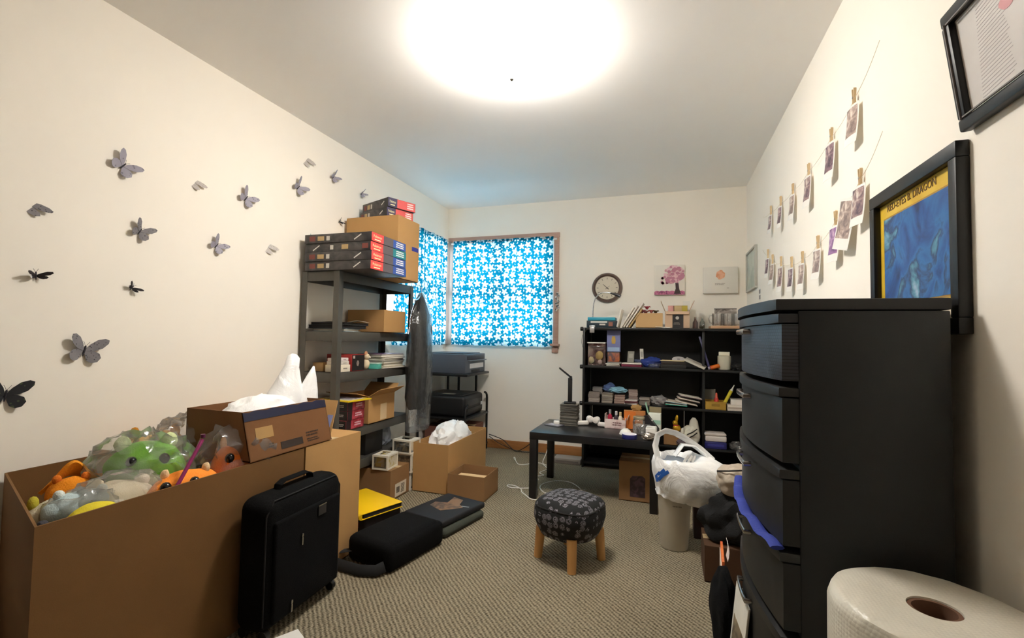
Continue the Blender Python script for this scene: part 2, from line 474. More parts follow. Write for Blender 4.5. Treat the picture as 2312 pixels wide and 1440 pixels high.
bboard('baseboard_right', (RX-.008, (FY+BY-.02)/2, .043), (.016, BY-FY-.06, .086))
# corner post and wood casing
G().box((LX-.02, BY+.02, (WZ0+WZ1)/2), (.15, .15, WZ1-WZ0), .004).struct('trim_1', M('#857b74', .6, name='corner_post_paint'))
g = G().box((-1.575, BY-.011, 2.105), (1.19, .022, .045), .004).box((-1.01, BY-.011, 1.55), (.05, .022, 1.07), .004)
g.box((-1.012, BY-.03, 1.035), (.085, .06, .022), .004).box((-1.015, BY-.01, .985), (.06, .018, .05), .003)
g.struct('trim_2', WOODP)
FRM = M('#e4e2dc', .45, name='window_frame_paint')
GLASS = mat_clear('window_glass', gloss=.1, rough=.02, milky=.0, bump=0)
def window(n, org, along, w):
    e = bpy.data.objects.new('window_%d' % n, None); COL.objects.link(e); e['kind'] = 'structure'; e.location = org
    e.rotation_euler = (0, 0, along)
    h = WZ1-WZ0
    g = G()
    for x in (.025, w/2, w-.025): g.box((x, 0, h/2), (.05, .05, h), .004)
    for z in (.025, h*.5, h-.025): g.box((w/2, 0, z), (w-.002, .044, .05), .004)
    g.part('window_frame', FRM, e)
    for k in (0, 1):
        for j in (0, 1):
            G().box((w*.25+k*w*.5, 0, h*.25+j*h*.5), (w/2-.05, .006, h/2-.05)).part('pane', GLASS, e)
window(1, (LX-.07, 3.242, WZ0), pi/2, BY-.03-3.242)
window(2, (LX+.03, BY+.07, WZ0), 0, -1.037-LX-.03)

# ceiling lamp: the only lamp of the room, a white glass dome
la = T('ceiling_lamp', 'glowing white glass dome lamp on the ceiling', 'lamp', (-.68, 1.98, CZ))
t_ = NT('lit_lamp_glass'); t_.bsdf.inputs['Base Color'].default_value = (.9, .88, .84, 1)
t_.bsdf.inputs['Emission Color'].default_value = (1.0, .955, .885, 1); t_.bsdf.inputs['Emission Strength'].default_value = LAMP_STRENGTH
G().cyl((0, 0, -.02), .06, .04, n=40, bev=.004).part('base_plate', M('#d8d6d0', .4), la)
G().lathe([(.001, -.145), (.05, -.142), (.10, -.130), (.145, -.112), (.168, -.092), (.172, -.075), (.165, -.060), (.14, -.048), (.10, -.040), (.04, -.036)], n=40).part('glass_shade', t_.m, la)
G().lathe([(.004, -.146), (.010, -.150), (.011, -.156), (.006, -.162), (.001, -.164)], n=16).part('finial', CHROME, la)

# curtains
def curtain(name, label, axis, a0, a1, z0, z1, pos, side, seed):
    r = random.Random(seed)
    ph = [r.random()*6 for _ in range(4)]
    def f(u, v):
        a = a0+(a1-a0)*u
        w = .008*sin(u*34+ph[0])*(.5+.5*v) + .006*sin(u*61+ph[1]) + .004*sin(v*9+u*8+ph[2])
        z = z0+(z1-z0)*v + .004*sin(u*40)*(1-v)
        return Vector((pos+w*side, a, z)) if axis == 'Y' else Vector((a, pos+w*side, z))
    c = T(name, label, 'curtain', (0, 0, 0))
    G().sheet(110, 24, f).part('cloth', mat_flower_curtain('flower_cloth_'+axis, axis), c, recalc=False)
    return c
cu = curtain('curtain', 'blue curtain with white flowers across the window of the back wall', 'X', -2.10, -1.035, 1.015, 2.085, BY-.045, 1, 3)
G().tube([(-2.15, BY-.028, 2.062), (-1.005, BY-.028, 2.062)], .009).part('curtain_rod', M('#e9e6e0', .4), cu, 'white rod')
cu = curtain('curtain', 'blue curtain with white flowers on the left wall, behind the metal shelf', 'Y', 3.325, 4.275, 1.015, 2.095, LX+.045, 1, 5)
G().tube([(LX+.026, 3.27, 2.075), (LX+.026, 4.34, 2.075)], .009).part('curtain_rod', M('#e9e6e0', .4), cu, 'white rod')
# spotted tie hanging from the casing
g = G()
for k in range(9):
    g.blob((.012*sin(k*2.1), 0, -.02*k), (.013, .008, .014), seed=k, amp=.4, freq=2, sub=2)
g.solo('curtain_tie', mat_print('black_white_spots', '#efece6', '#0d0d0f', 60, .5), 'black and white spotted tie hanging on the right window casing', 'curtain tie', (-.992, BY-.034, 1.53))

# =================================================================== LEFT WALL BUTTERFLIES
W1 = mat_wing('grey_wings', '#a8a3ae', '#5e5a66', '#8f8b98')
W2 = mat_wing('spotted_grey_wings', '#8f8b8c', '#24222a', '#6d6a72', 110)
W3 = mat_wing('pale_wings', '#c9c2bb', '#8b837f', '#a9a3a0', 120)
W4 = mat_wing('black_white_wings', '#141216', '#d8d2d0', '#2a2022', 45)
W5 = mat_wing('turquoise_wing', '#8fb6b8', '#4a7478', '#6c9a9c')
W6 = mat_wing('black_green_wings', '#17181c', '#4d5a3a', '#23252c', 50)
BODY = M('#2b2830', .8)
FORE = [(.015, .03), (.10, .20), (.24, .36), (.40, .43), (.50, .40), (.50, .30), (.40, .14), (.24, .04), (.02, -.01)]
HIND = [(.02, .0), (.22, .03), (.36, -.02), (.42, -.14), (.36, -.27), (.24, -.32), (.12, -.27), (.05, -.12)]
LONG = [(.015, .03), (.14, .13), (.34, .24), (.50, .24), (.52, .15), (.42, .05), (.22, -.01), (.02, -.02)]
def butterfly(label, y, z, span, ang, kind, mat, fold=14, fl=(1, 1)):
    e = T('butterfly', label, 'butterfly', (LX+.004, y, z), group='butterflies on the left wall')
    e.rotation_euler = Matrix.Rotation(rad(ang), 3, 'X').to_euler()
    base = Matrix(((0, 0, 1), (1, 0, 0), (0, 1, 0)))            # local x -> world Y, local y -> world Z, local z -> out of the wall
    wing_f, wing_h = (LONG, [(x*.9, yy*.55) for x, yy in HIND]) if kind == 'thin' else (FORE, HIND)
    fold += 10; span *= .95
    for s in (1, -1):
        if kind == 'side' and s < 0: continue
        tilt = Matrix.Rotation(-s*rad(fold), 3, 'Y')
        for nm, w, dz in (('forewing', wing_f, .0012), ('hindwing', wing_h, 0)):
            m = (base @ tilt).to_4x4()
            pts = [(s*x*span*fl[0], yy*span*fl[1]) for x, yy in w]
            if kind == 'side': pts = [((x-.28*span)*1.9, yy*.95) for x, yy in pts]
            if s < 0: pts = pts[::-1]
            G().prism(pts, .0008, m, dz+.001).part(nm, mat, e)
    if kind != 'side':
        g = G(); g.lathe([(.001, -.16*span), (.022*span, -.10*span), (.028*span, 0), (.024*span, .08*span), (.026*span, .12*span), (.002, .15*span)], n=8, R=base @ RXm(-pi/2))
        o = g.part('body', BODY, e)
        for v in o.data.vertices: v.co.x += .028*span
        g = G()
        for s in (1, -1): g.tube([base @ Vector((0, .13*span, .02*span)), base @ Vector((s*.05*span, .22*span, .03*span)), base @ Vector((s*.08*span, .27*span, .02*span))], .0006, n=5)
        g.part('antennae', BODY, e)
    return e
butterfly('large pale grey butterfly high on the left wall, topmost of the near ones', 1.309, 1.788, .125, -38, 'open', W1, 12)
butterfly('grey folded butterfly like an oval, nearest the left edge of the wall', 1.039, 1.526, .085, -40, 'side', W2)
butterfly('blue-grey butterfly with spread wings below the large pale grey one', 1.388, 1.527, .108, -28, 'open', W2, 20)
butterfly('black and white butterfly with long thin level wings', 1.048, 1.288, .10, 3, 'thin', W4, 30, (1, .7))
butterfly('small black butterfly with thin tilted wings, right of the level one', 1.368, 1.278, .088, -36, 'thin', W4, 30, (1, .7))
butterfly('big grey butterfly with black spots low on the left wall', 1.208, 1.012, .145, -12, 'open', W2, 10)
butterfly('black butterfly with a green wing tip, lowest at the photo edge', .985, .861, .14, -8, 'open', W6, 10)
butterfly('faint cream folded butterfly right of the large pale grey one', 1.638, 1.81, .085, -42, 'side', W3)
butterfly('grey butterfly with round wings in the middle of the left wall', 1.912, 1.827, .125, -34, 'open', W1, 14)
butterfly('lilac-grey butterfly, lower middle of the left wall', 1.751, 1.536, .11, -38, 'open', W1, 16)
butterfly('pale folded butterfly left of the metal shelf posts', 2.088, 1.58, .10, -36, 'side', W3)
butterfly('folded grey butterfly nearest the ceiling', 2.356, 2.19, .108, -42, 'side', W3)
butterfly('lilac butterfly just below the folded one near the ceiling', 2.282, 2.005, .128, -40, 'open', W1, 22)
butterfly('small grey butterfly near the ceiling, left of the stacked boxes', 2.596, 2.176, .105, -46, 'open', W1, 30)
butterfly('tiny lilac butterfly just left of the topmost game box', 2.91, 2.156, .09, -50, 'open', W1, 40)
butterfly('thin black butterfly beside the carton on the metal shelf', 2.676, 1.889, .09, -40, 'thin', W4, 35, (1, .5))
butterfly('turquoise butterfly half hidden behind the game boxes', 2.402, 1.71, .06, -20, 'open', W5, 20)

# =================================================================== RIGHT WALL
PEGW = mat_wood('pale_birch', '#c9ad84', '#dcc49c', (30, 30, 8))
def clothespin(label, y, z):
    e = T('clothespin', label, 'clothespin', (RX-.012, y, z), group='clothespins on the strings')
    for s in (1, -1):
        G().prism([(s*.001, -.036), (s*.006, -.034), (s*.006, .0), (s*.011, .030), (s*.0075, .034), (s*.0025, .006)], .009, fr((0, 0, 0), (0, 1, 0), (0, 0, 1)), -.0045).part('jaw', PEGW, e)
    G().cyl((0, 0, 0), .0045, .011, 'x', 10).part('spring', CHROME, e)
    return e
pics = [mat_print('photo_%d' % i, a, b, 28, .5, .35, c) for i, (a, b, c) in enumerate((('#5c4a58', '#a58a86', '#d8cdc4'), ('#4a3c46', '#8c7078', '#c9b8b0'), ('#6a4a74', '#9a6fa0', '#c7a8c0'), ('#7a6a66', '#b09a90', '#ded2c8')))]
def hung_photo(label, y, z, w, h, a, pic, flip=0):
    """instant print clipped at its top edge, its near side swung off the wall"""
    e = T('photo_print', label, 'photo', (RX-.016, y, z-.028), group='photos on the strings')
    e.rotation_euler = (flip, 0, rad(a*.3))
    c = .012
    G().sheet(6, 6, lambda u, v: Vector((-c*(1-v)**2-.004*sin(u*3), (u-.5)*w, -h*(1-v))), .0006).part('print_border', WHITE, e)
    G().sheet(6, 6, lambda u, v: Vector((-.0011-c*(1-(.22+.72*v))**2-.004*sin((.08+.84*u)*3), (.08+.84*u-.5)*w, -h*(1-(.22+.72*v))))).part('picture', pics[pic], e)
    return e
row1 = [(3.35, 1.945, .055, .12, 30, 'furthest back'), (3.08, 1.927, .055, .13, 32, 'second from the back'), (2.80, 1.912, .065, .135, 25, 'third from the back'), (2.51, 1.915, .075, .15, 25, 'fourth from the back'), (2.19, 1.945, .08, .155, 25, 'second from the near end'), (1.945, 1.982, .08, .145, 28, 'nearest the camera')]
for i, (y, z, w, h, a, wd) in enumerate(row1):
    clothespin('wooden clothespin on the upper photo string, '+wd, y, z)
    hung_photo('small print on the upper photo string, '+wd, y, z, w, h, a, (0, 1, 3)[i % 3])
row2 = [(3.45, 1.68, .055, .13, 30, 'furthest back', 1), (3.31, 1.62, .07, .13, 30, 'second from the back', 3), (3.08, 1.568, .075, .15, 22, 'third from the back', 0), (2.84, 1.525, .06, .13, 32, 'fourth from the back', 1), (2.63, 1.515, .06, .13, 35, 'in the middle of the row', 3), (2.38, 1.54, .065, .135, 38, 'left of the violet print', 3), (2.15, 1.59, .08, .145, 30, '', 2), (1.90, 1.672, .085, .14, 25, '', 0)]
for i, (y, z, w, h, a, wd, p) in enumerate(row2):
    clothespin('wooden clothespin on the lower photo string, ' + (wd or ('holding the violet print' if p == 2 else 'next to the black poster frame')).replace('left of the violet print', 'just left of the violet print'), y, z)
    hung_photo('violet print hanging on the lower photo string' if p == 2 else ('small print on the lower photo string, ' + (wd or 'nearest the poster frame')), y, z, w, h, a, p)
hung_photo('large tilted photo on the lower string beside the poster frame', 2.0, 1.66, .12, .19, 20, 3, rad(14))
STR = M('#d9cfba', .9)
def string(label, ps):
    pts = []
    for (a, b) in zip(ps, ps[1:]):
        for k in range(6):
            u = k/6; pts.append((RX-.012, a[0]+(b[0]-a[0])*u, a[1]+(b[1]-a[1])*u - .012*sin(u*pi)))
    pts.append((RX-.012, *ps[-1]))
    G().tube(pts, .0009, n=5).solo('string', STR, label, 'string', group='strings on the right wall')
string('thin upper string holding a row of photos', [(3.6, 1.97)]+[(r[0], r[1]-.006) for r in row1]+[(1.73, 2.06)])
string('thin lower string holding a row of photos', [(3.62, 1.74)]+[(r[0], r[1]-.006) for r in row2]+[(1.72, 1.76)])
# the poster in a black frame (plain abstract painting under its title)
e = T('framed_poster', 'yellow poster with a blue painting in a thick black frame', 'poster', (RX, 1.548, 1.34))
FB = M('#0e0e0f', .45)
g = G(); fwid = .475; fh = .445
for yy, zz, dy, dz in ((0, fh/2-.019, fwid, .038), (0, -fh/2+.019, fwid, .038), (fwid/2-.016, 0, .032, fh-.076), (-fwid/2+.016, 0, .032, fh-.076)): g.box((-.014, yy, zz), (.028, dy, dz), .003)
g.part('frame', FB, e)
YEL = mat_print('poster_yellow', '#cda526', '#dcb83a', 9, .5, .35)
pm = lambda x, y, z: fr((x, y, z), (0, -1, 0), (0, 0, 1))        # prints that face into the room: local x runs towards the camera
G().prism(rect(fwid-.06, fh-.07), .004, pm(-.005, 0, 0)).part('poster_sheet', YEL, e)
t_ = NT('blue_abstract_painting')
n_ = t_.add('ShaderNodeTexNoise'); n_.inputs['Scale'].default_value = 9; n_.inputs['Detail'].default_value = 8; n_.inputs['Distortion'].default_value = .9; t_.link(t_.coord(), n_.inputs['Vector'])
r_ = t_.add('ShaderNodeValToRGB'); r_.color_ramp.elements[0].position = .30; r_.color_ramp.elements[0].color = (*lin('#152044'), 1); r_.color_ramp.elements[1].position = .74; r_.color_ramp.elements[1].color = (*lin('#b4c0d2'), 1)
for p_, c_ in ((.42, '#1f4a8c'), (.52, '#2d6aa6'), (.58, '#29365f'), (.65, '#5b93a8')):
    x_ = r_.color_ramp.elements.new(p_); x_.color = (*lin(c_), 1)
t_.link(n_.outputs['Fac'], r_.inputs[0]); t_.link(r_.outputs[0], t_.bsdf.inputs['Base Color']); t_.bsdf.inputs['Roughness'].default_value = .4
G().prism(rect(.352, .262), .001, pm(-.0095, 0, .005)).part('painting', t_.m, e)
G().prism(rect(.362, .272), .0006, pm(-.009, 0, .005)).part('painting_border', M('#a9812e', .4), e)
G().prism(rect(.36, .055), .001, pm(-.009, 0, -.165)).part('text_panel', M('#e8dcc4', .5), e)
text('poster_title', 'RED-EYES B. DRAGON', .030, M('#6a4a1c', .5), e, (-.0096, .018, .166), (rad(90), 0, rad(-90)), sx=.92)
# certificate frame, top right, leaning out at the top
e = T('framed_certificate', 'white certificate in a black moulded frame high on the right wall', 'picture', (RX-.0005, 1.115, 1.575), rot=(0, rad(-7), 0))
g = G(); w_, h_ = .37, .275
for yy, zz, dy, dz in ((0, h_-.014, w_, .028), (0, .014, w_, .028), (w_/2-.014, h_/2, .028, h_-.056), (-w_/2+.014, h_/2, .028, h_-.056)): g.box((-.012, yy, zz), (.024, dy, dz), .005)
g.part('frame', FB, e)
g = G()
for yy, zz, dy, dz in ((0, h_-.0285, w_-.05, .003), (0, .0285, w_-.05, .003), (w_/2-.0165, h_/2, .003, h_-.05), (-w_/2+.0165, h_/2, .003, h_-.05)): g.box((-.0255, yy, zz), (.004, dy, dz))
g.part('frame_fillet', M('#77706c', .35), e)
G().prism(rect(w_-.05, h_-.05), .004, pm(-.006, 0, h_/2)).part('certificate', M('#d8d2cd', .35, var=.03), e)
g = G()
for k in range(26):
    g.prism([(-.02-.001*k, .1-k*.0075), (.05+.002*(k % 5), .1-k*.0075+.008), (.05+.002*(k % 5), .1-k*.0075+.0086), (-.02-.001*k, .1-k*.0075+.0006)], .0004, pm(-.0101, .07, h_/2-.005))
g.part('guilloche_lines', M('#bdb4b4', .4), e)
G().prism([(.022*cos(a*pi/9)*(1+.1*sin(a*5)), .016*sin(a*pi/9)) for a in range(18)], .0005, pm(-.0101, .005, h_/2+.05)).part('seal', M('#cf8d90', .5), e)
# little frame and a strip of small prints near the back corner
e = T('framed_picture', 'narrow pale grey framed picture beside the back right corner', 'picture', (RX, 4.10, 1.67))
g = G(); w_, h_ = .42, .33
for yy, zz, dy, dz in ((0, h_/2-.008, w_, .016), (0, -h_/2+.008, w_, .016), (w_/2-.008, 0, .016, h_-.032), (-w_/2+.008, 0, .016, h_-.032)): g.box((-.010, yy, zz), (.020, dy, dz), .002)
g.part('frame', M('#b9b7ad', .5), e)
G().prism(rect(w_-.03, h_-.03), .003, pm(-.006, 0, 0)).part('print_sheet', mat_print('pale_green_print', '#c4cabf', '#a8b3a8', 5, .55), e)
e = T('print_strip', 'tiny strip of dark prints taped under the corner picture', 'photo', (RX, 3.80, 1.445))
G().prism(rect(.06, .09), .001, pm(-.001, 0, 0)).part('strip_paper', WHITE, e)
for k in (1, -1):
    for j in (1, -1): G().prism(rect(.02, .03), .0005, pm(-.0021, j*.014, k*.021)).part('picture', M('#4a464c', .5), e)

# =================================================================== BACK WALL
e = T('wall_clock', 'round clock with dark bronze rim on the back wall', 'clock', (-.524, BY, 1.577))
CF = lambda x, z, y=-.02: fr((x, y, z), (1, 0, 0), (0, 0, 1))
g = G(); g.lathe([(.108, 0), (.138, 0), (.141, .012), (.135, .028), (.122, .033), (.112, .024), (.108, .018)], n=48, R=RXm(pi/2), cap=False)
g.part('rim', M('#6a5850', .4, metal=.2), e)
G().cyl((0, -.008, 0), .109, .012, 'y', 48).part('dial', M('#e9e1cc', .4, var=.04), e)
g = G()
for k in range(12):
    a = k*pi/6; m_ = fr((.088*sin(a), -.0145, .088*cos(a)), (cos(a), 0, -sin(a)), (sin(a), 0, cos(a)))
    g.prism(rect(.005, .016), .0006, m_)
g.part('hour_marks', M('#6b6258', .6), e)
def hand(nm, ang, l, w): G().prism([(-w, -.02), (w, -.02), (w*.4, l), (-w*.4, l)], .001, fr((0, -.016, 0), (cos(ang), 0, -sin(ang)), (sin(ang), 0, cos(ang)))).part(nm, INK, e)
hand('hour_hand', rad(-48), .052, .004); hand('minute_hand', rad(52), .03, .0022)
G().cyl((0, -.03, 0), .111, .0015, 'y', 48).part('glass', GLASS, e)
# canvases
e = T('canvas_painting', 'square canvas painted with a pink blossom tree', 'painting', (.027, BY, 1.638))
G().box((0, -.013, 0), (.258, .026, .266), .003).part('canvas', M('#ece6da', .8, var=.03), e)
cv = lambda x, z, y=-.0262: fr((x, y, z), (1, 0, 0), (0, 0, 1))
G().prism([(-.129, -.133), (.129, -.133), (.129, -.108)]+[(.129-.0215*k, -.103+.006*(k % 2)) for k in range(1, 12)]+[(-.129, -.106)], .0005, cv(0, 0)).part('painted_grass', mat_print('pink_grass', '#7c2f5c', '#c76f92', 40, .5), e)
G().prism([(.038, -.125), (.098, -.128), (.083, -.085), (.076, -.03), (.083, .02), (.098, .055), (.09, .058), (.07, .015), (.058, .05), (.05, .05), (.056, .0), (.05, -.03), (.053, -.08)], .0006, cv(0, 0, -.0268)).part('painted_trunk', M('#4a3a3c', .8), e)
r_ = random.Random(4)
pk = [M('#dca6b2', .8), M('#e9c4cb', .8), M('#c4869a', .8)]
for q in range(3):
    g = G()
    for k in range(44):
        a = r_.random()*2*pi; rr_ = r_.random()**.5
        cx, cz = .038+.082*rr_*cos(a), .045+.075*rr_*sin(a)
        if cx > .115: cx = .115
        s = .006+r_.random()*.010
        s = min(s, .129-cx, .132-cz)
        g.prism([(s*cos(i*pi/4+k)*(1+.2*(i % 2)), s*sin(i*pi/4+k)) for i in range(8)], .0004, cv(cx, cz, -.0273-.0006*q-.00001*k))
    for k in range(8):
        a = r_.random()*2*pi; g.prism([(.012*cos(i*pi/4), .012*sin(i*pi/4)) for i in range(8)], .0004, cv(-.04+.028*cos(a), -.005+.03*sin(a), -.0273-.0006*q))
    g.part('painted_blossom', pk[q], e)
e = T('canvas_painting', 'white canvas with one small peach-coloured spot, near the right corner', 'painting', (.444, BY, 1.625))
G().box((0, -.02, 0), (.276, .04, .228), .003).part('canvas', M('#e9e4da', .8, var=.02), e)
G().prism([(.036*cos(k*pi/8)*(1+.12*sin(k*2.3)), .04*sin(k*pi/8)*(1+.1*cos(k*1.7))) for k in range(16)], .0005, cv(0, .045, -.0402)).part('painted_spot', mat_print('peach_wash', '#e39a72', '#f0b896', 25, .5), e)
g = G(); scribble(g, .09, .02, 2, cv(0, -.035, -.0402), 3); scribble(g, .02, .008, 1, cv(.06, -.07, -.0402), 5); g.part('caption', M('#a89c94', .7), e)

# =================================================================== METAL SHELF, LEFT WALL
SX0, SX1, SY0, SY1 = -2.165, -1.885, 2.33, 3.20
LEV = [1.485, 1.115, .862, .50, .285]
e = T('metal_shelving', 'tall grey steel shelving unit with five shelves against the left wall', 'shelf', ((SX0+SX1)/2, (SY0+SY1)/2, 0))
hx, hy = (SX1-SX0)/2, (SY1-SY0)/2
for sx in (-1, 1):
    for sy in (-1, 1):
        g = G()                                                   # L-shaped post
        g.box((sx*(hx-.0015), sy*(hy-.02), .7425), (.003, .04, 1.485)).box((sx*(hx-.0215), sy*(hy-.0015), .7425), (.037, .003, 1.485))
        g.part('post', STEEL, e)
SHELFB = M('#3e3c39', .6, var=.12, name='shelf_board')
for z in LEV:
    b = G().box((0, 0, z-.006), (2*hx-.012, 2*hy-.012, .011)).part('shelf_board', SHELFB, e)
    for s in (-1, 1):
        G().box((s*(hx-.005), 0, z-.032), (.006, 2*hy-.008, .058), .002).part('rail', STEEL, b)
        G().box((0, s*(hy-.005), z-.032), (2*hx-.016, .006, .058), .002).part('rail', STEEL, b)

# --- game boxes: black box printed in colour on its short side
def game_box(label, loc, rz, d, left, mid, right, group, flip=False):
    """d = size; the face towards the camera is black, the face into the room carries coloured panels"""
    e = T('game_box', label, 'box', loc, rz, group)
    w, l, h = d
    G().box((-w/2, l/2, h/2), (w, l, h), .002).part('box', mat_print('black_game_print', '#2a2829', '#4a4543', 9, .55, .45), e)
    f = lambda u, z, o=0.0003: fr((o, u, z), (0, 1, 0), (0, 0, 1))
    n = 0
    for a, b, c in ((0.002, .32, left), (.32, .6, mid), (.6, .985, right)):
        G().prism(rect((b-a)*l, h-.004), .0004, f((a+b)/2*l, h/2)).part('printed_panel', c, e)
    text('lettering', 'Pok\u00e9mon', h*.42, M('#f0e6b4', .5), e, (.0009, .16*l, h*.58), (rad(90), 0, rad(90)), .0003, sx=l*.24/(h*.42*4.1)); G().prism(rect(.16*l, h*.1), .0003, f(.16*l, h*.24, .0008)).part('lettering_underline', M('#f0e6b4', .5), e)
    g = G(); scribble(g, .25*l, h*.7, 3, f(.80*l, h*.52, .0008), 2, fill=.95); g.part('lettering', M('#f3eeea', .5), e)
    f2 = lambda u, z: fr((-w+u, -.0003, z), (1, 0, 0), (0, 0, 1))
    us = (.12, .25, .36, .80) if not flip else (.92, .62, .42, .18)
    for u, c, ww, hh in zip(us, ('#7a3b32', '#b79a6a', '#cfcac2', '#d8d4ce'), (.09, .10, .05, .12), (.55, .5, .5, .12)):
        m_ = f2(u*w, h/2)
        if ww == .12: m_ = m_ @ Matrix.Rotation(rad(32), 4, 'Z')
        G().prism(rect(ww*w, hh*h), .0003, m_).part('printed_patch', M(c, .5), e)
    return e
RED = M('#e04440', .4); GRY = M('#5a5254', .45); BLU = M('#2f4f9c', .4); TEAL = M('#1f7f84', .4); CORAL = M('#d9605e', .4); PURP = M('#4a4560', .4)
GBH = .0553
for k, (lb, c3, dx, fl) in enumerate((('lowest', BLU, 0, False), ('second lowest', BLU, .004, False), ('third', TEAL, -.003, True), ('topmost', BLU, .002, False))):
    game_box('black game box with red and %s end, %s of four on the shelf' % ('teal' if c3 is TEAL else 'blue', lb), (-1.655+dx, 2.315, 1.4865+k*(GBH+.0006)), rad(1.2*(k % 2)), (.48, .395, GBH), RED, GRY, c3, 'stack of four game boxes', fl)
# --- big carton behind, two more boxes on it
def carton(name, label, loc, size, rz=0, mat=None, flaps=(), closed=False, group=None, th=.004, cat='carton'):
    """cardboard box, base centre at loc; flaps: (side, angle from vertical outwards, length)"""
    mat = mat or CARD
    e = T(name, label, cat, loc, rz, group)
    w, l, h = size
    g = G()
    g.box((0, 0, th/2), (w, l, th))
    for s in (-1, 1):
        g.box((s*(w/2-th/2), 0, h/2), (th, l, h)); g.box((0, s*(l/2-th/2), h/2), (w-2*th, th, h))
    g.part('carton_body', mat, e)
    if closed:
        for s in (-1, 1): G().box((0, s*(l/4), h+.0015), (w, l/2-.002, .003)).part('flap', mat, e)
        G().box((0, 0, h+.0035), (w, .05, .0008)).part('packing_tape', TAPE, e)
    for side, ang, ln in flaps:
        g = G(); a = rad(ang)
        q = (l if side in 'xX' else w)*.985
        if side == 'X': m_ = fr((w/2-th/2, 0, h), (0, 1, 0), (sin(a), 0, cos(a)))
        elif side == 'x': m_ = fr((-w/2+th/2, 0, h), (0, -1, 0), (-sin(a), 0, cos(a)))
        elif side == 'Y': m_ = fr((0, l/2-th/2, h), (-1, 0, 0), (0, sin(a), cos(a)))
        else: m_ = fr((0, -l/2+th/2, h), (1, 0, 0), (0, -sin(a), cos(a)))
        g.prism([(-q/2, 0.002), (q/2, 0.002), (q/2-.006, ln), (-q/2+.006, ln)], .0035, m_, -.00175); g.part('flap', mat, e)
    return e
e = carton('carton', 'large plain carton on top of the metal shelf behind the game boxes', (-1.945, 2.865, 1.4865), (.42, .285, .432), closed=True)
G().prism(rect(.09, .03), .0006, fr((.2102, .09, .235), (0, 1, 0), (0, 0, 1))).part('blue_tape', M('#2c2f8e', .4), e, 'strip of dark blue tape')
for k, (lb, rz, dx) in enumerate((('lower of the two game boxes on the large carton', -20, 0), ('upper of the two game boxes on the large carton', -23, .008))):
    game_box('black game box with coral end, '+lb, (-1.835+dx, 2.735, 1.9235+k*.0665), rad(rz), (.33, .23, .065), PURP, CORAL, CORAL, 'two game boxes on the large carton')
# --- shelf 2
z = LEV[1]+.0005
carton('carton', 'shallow brown carton on the second shelf of the metal unit', (-2.005, 2.905, z), (.30, .275, .155), mat=CARD, closed=True)
rr0 = random.Random(2)
for k, (x, y, w, l, h, c, rz, lb) in enumerate(((-2.02, 2.49, .24, .17, .018, '#b9c6c8', 4, 'pale blue-grey folder lowest in the pile on the second shelf'), (-2.02, 2.50, .26, .24, .022, '#17181a', -3, 'thick black binder in the pile on the second shelf'), (-2.015, 2.52, .25, .26, .016, '#1c1d20', 2, 'thin black binder topmost in the second shelf pile'))):
    e = T('folder', lb, 'folder', (x, y, z+sum((.0185, .0225)[:k])), rad(rz))
    G().box((0, 0, h*.08), (w, l, h*.16), .001).part('cover', M(c, .6), e); G().box((0, 0, h*.92), (w, l, h*.16), .001).part('cover', M(c, .6), e)
    G().box((-.004, 0, h/2), (w-.02, l-.01, h*.66)).part('pages', PAPER, e) if k == 0 else G().box((-.002, 0, h/2), (w-.006, l-.004, h*.66)).part('pages', INK, e)
G().sheet(10, 8, lambda u, v: Vector(((u-.5)*.24, (v-.5)*.2, .004+.008*sin(u*7+v*3)*u+.012*max(0, v-.6))), .0008).solo('paper_sheet', PAPER, 'curled white paper lying on the black binders', 'paper', (-2.0, 2.54, z+.0575), rad(8))
# --- shelf 3
z = LEV[2]+.0005
e = T('small_box', 'small tan box on the third shelf behind the near posts', 'box', (-2.08, 2.44, z)); G().box((0, 0, .026), (.08, .09, .052), .003).part('box', CARD_L, e); G().box((0, 0, .0535), (.081, .091, .003), .001).part('lid', CARD_L, e)
for k, (d, c) in enumerate((((.10, .11, .044), '#ece2cc'), ((.09, .10, .022), '#d8d2c8'), ((.085, .095, .02), '#e4d8d4'))):
    zz = z+[0, .0445, .067][k]
    e = T('small_box', ['cream box lowest in the little stack beside the red box', 'grey-white box, middle of the little stack beside the red box', 'pinkish white box on top of the little stack beside the red box'][k], 'box', (-1.955, 2.43, zz), rad(3*k-2))
    G().box((0, 0, d[2]/2), d, .002).part('box', M(c, .6), e)
    g = G(); scribble(g, d[1]*.4, d[2]*.3, 1, fr((d[0]/2+.0003, .01, d[2]/2), (0, 1, 0), (0, 0, 1)), k); g.part('lettering', M('#9a8f86', .6), e)
e = T('small_box', 'red box with a black front on the third metal shelf', 'box', (-1.995, 2.555, z), rad(-2))
G().box((0, 0, .053), (.2, .125, .106), .002).part('box', M('#9e2724', .45), e)
G().prism(rect(.12, .10), .0006, fr((.1002, 0, .053), (0, 1, 0), (0, 0, 1))).part('front_panel', M('#1b1716', .4), e)
G().prism([(.014*cos(k), .02*sin(k)) for k in range(6)], .0005, fr((.1008, -.005, .05), (0, 1, 0), (0, 0, 1))).part('printed_mark', M('#8d7f78', .5), e)
G().prism(rect(.018, .018), .0005, fr((.1008, -.042, .09), (0, 1, 0), (0, 0, 1))).part('printed_mark', M('#b9a79c', .5), e)
e = T('animal_figurine', 'small cream and orange animal figurine beside the red and black box', 'figurine', (-1.945, 2.70, z), rad(20))
g = G(); g.blob((0, 0, .036), (.026, .024, .036), 1, .05).blob((.004, 0, .086), (.022, .022, .022), 2, .04); g.part('body', M('#e3cfae', .7), e)
g = G(); g.blob((.022, 0, .082), (.012, .010, .008), 3, .03, sub=2); g.part('muzzle', M('#efe2cc', .7), e)
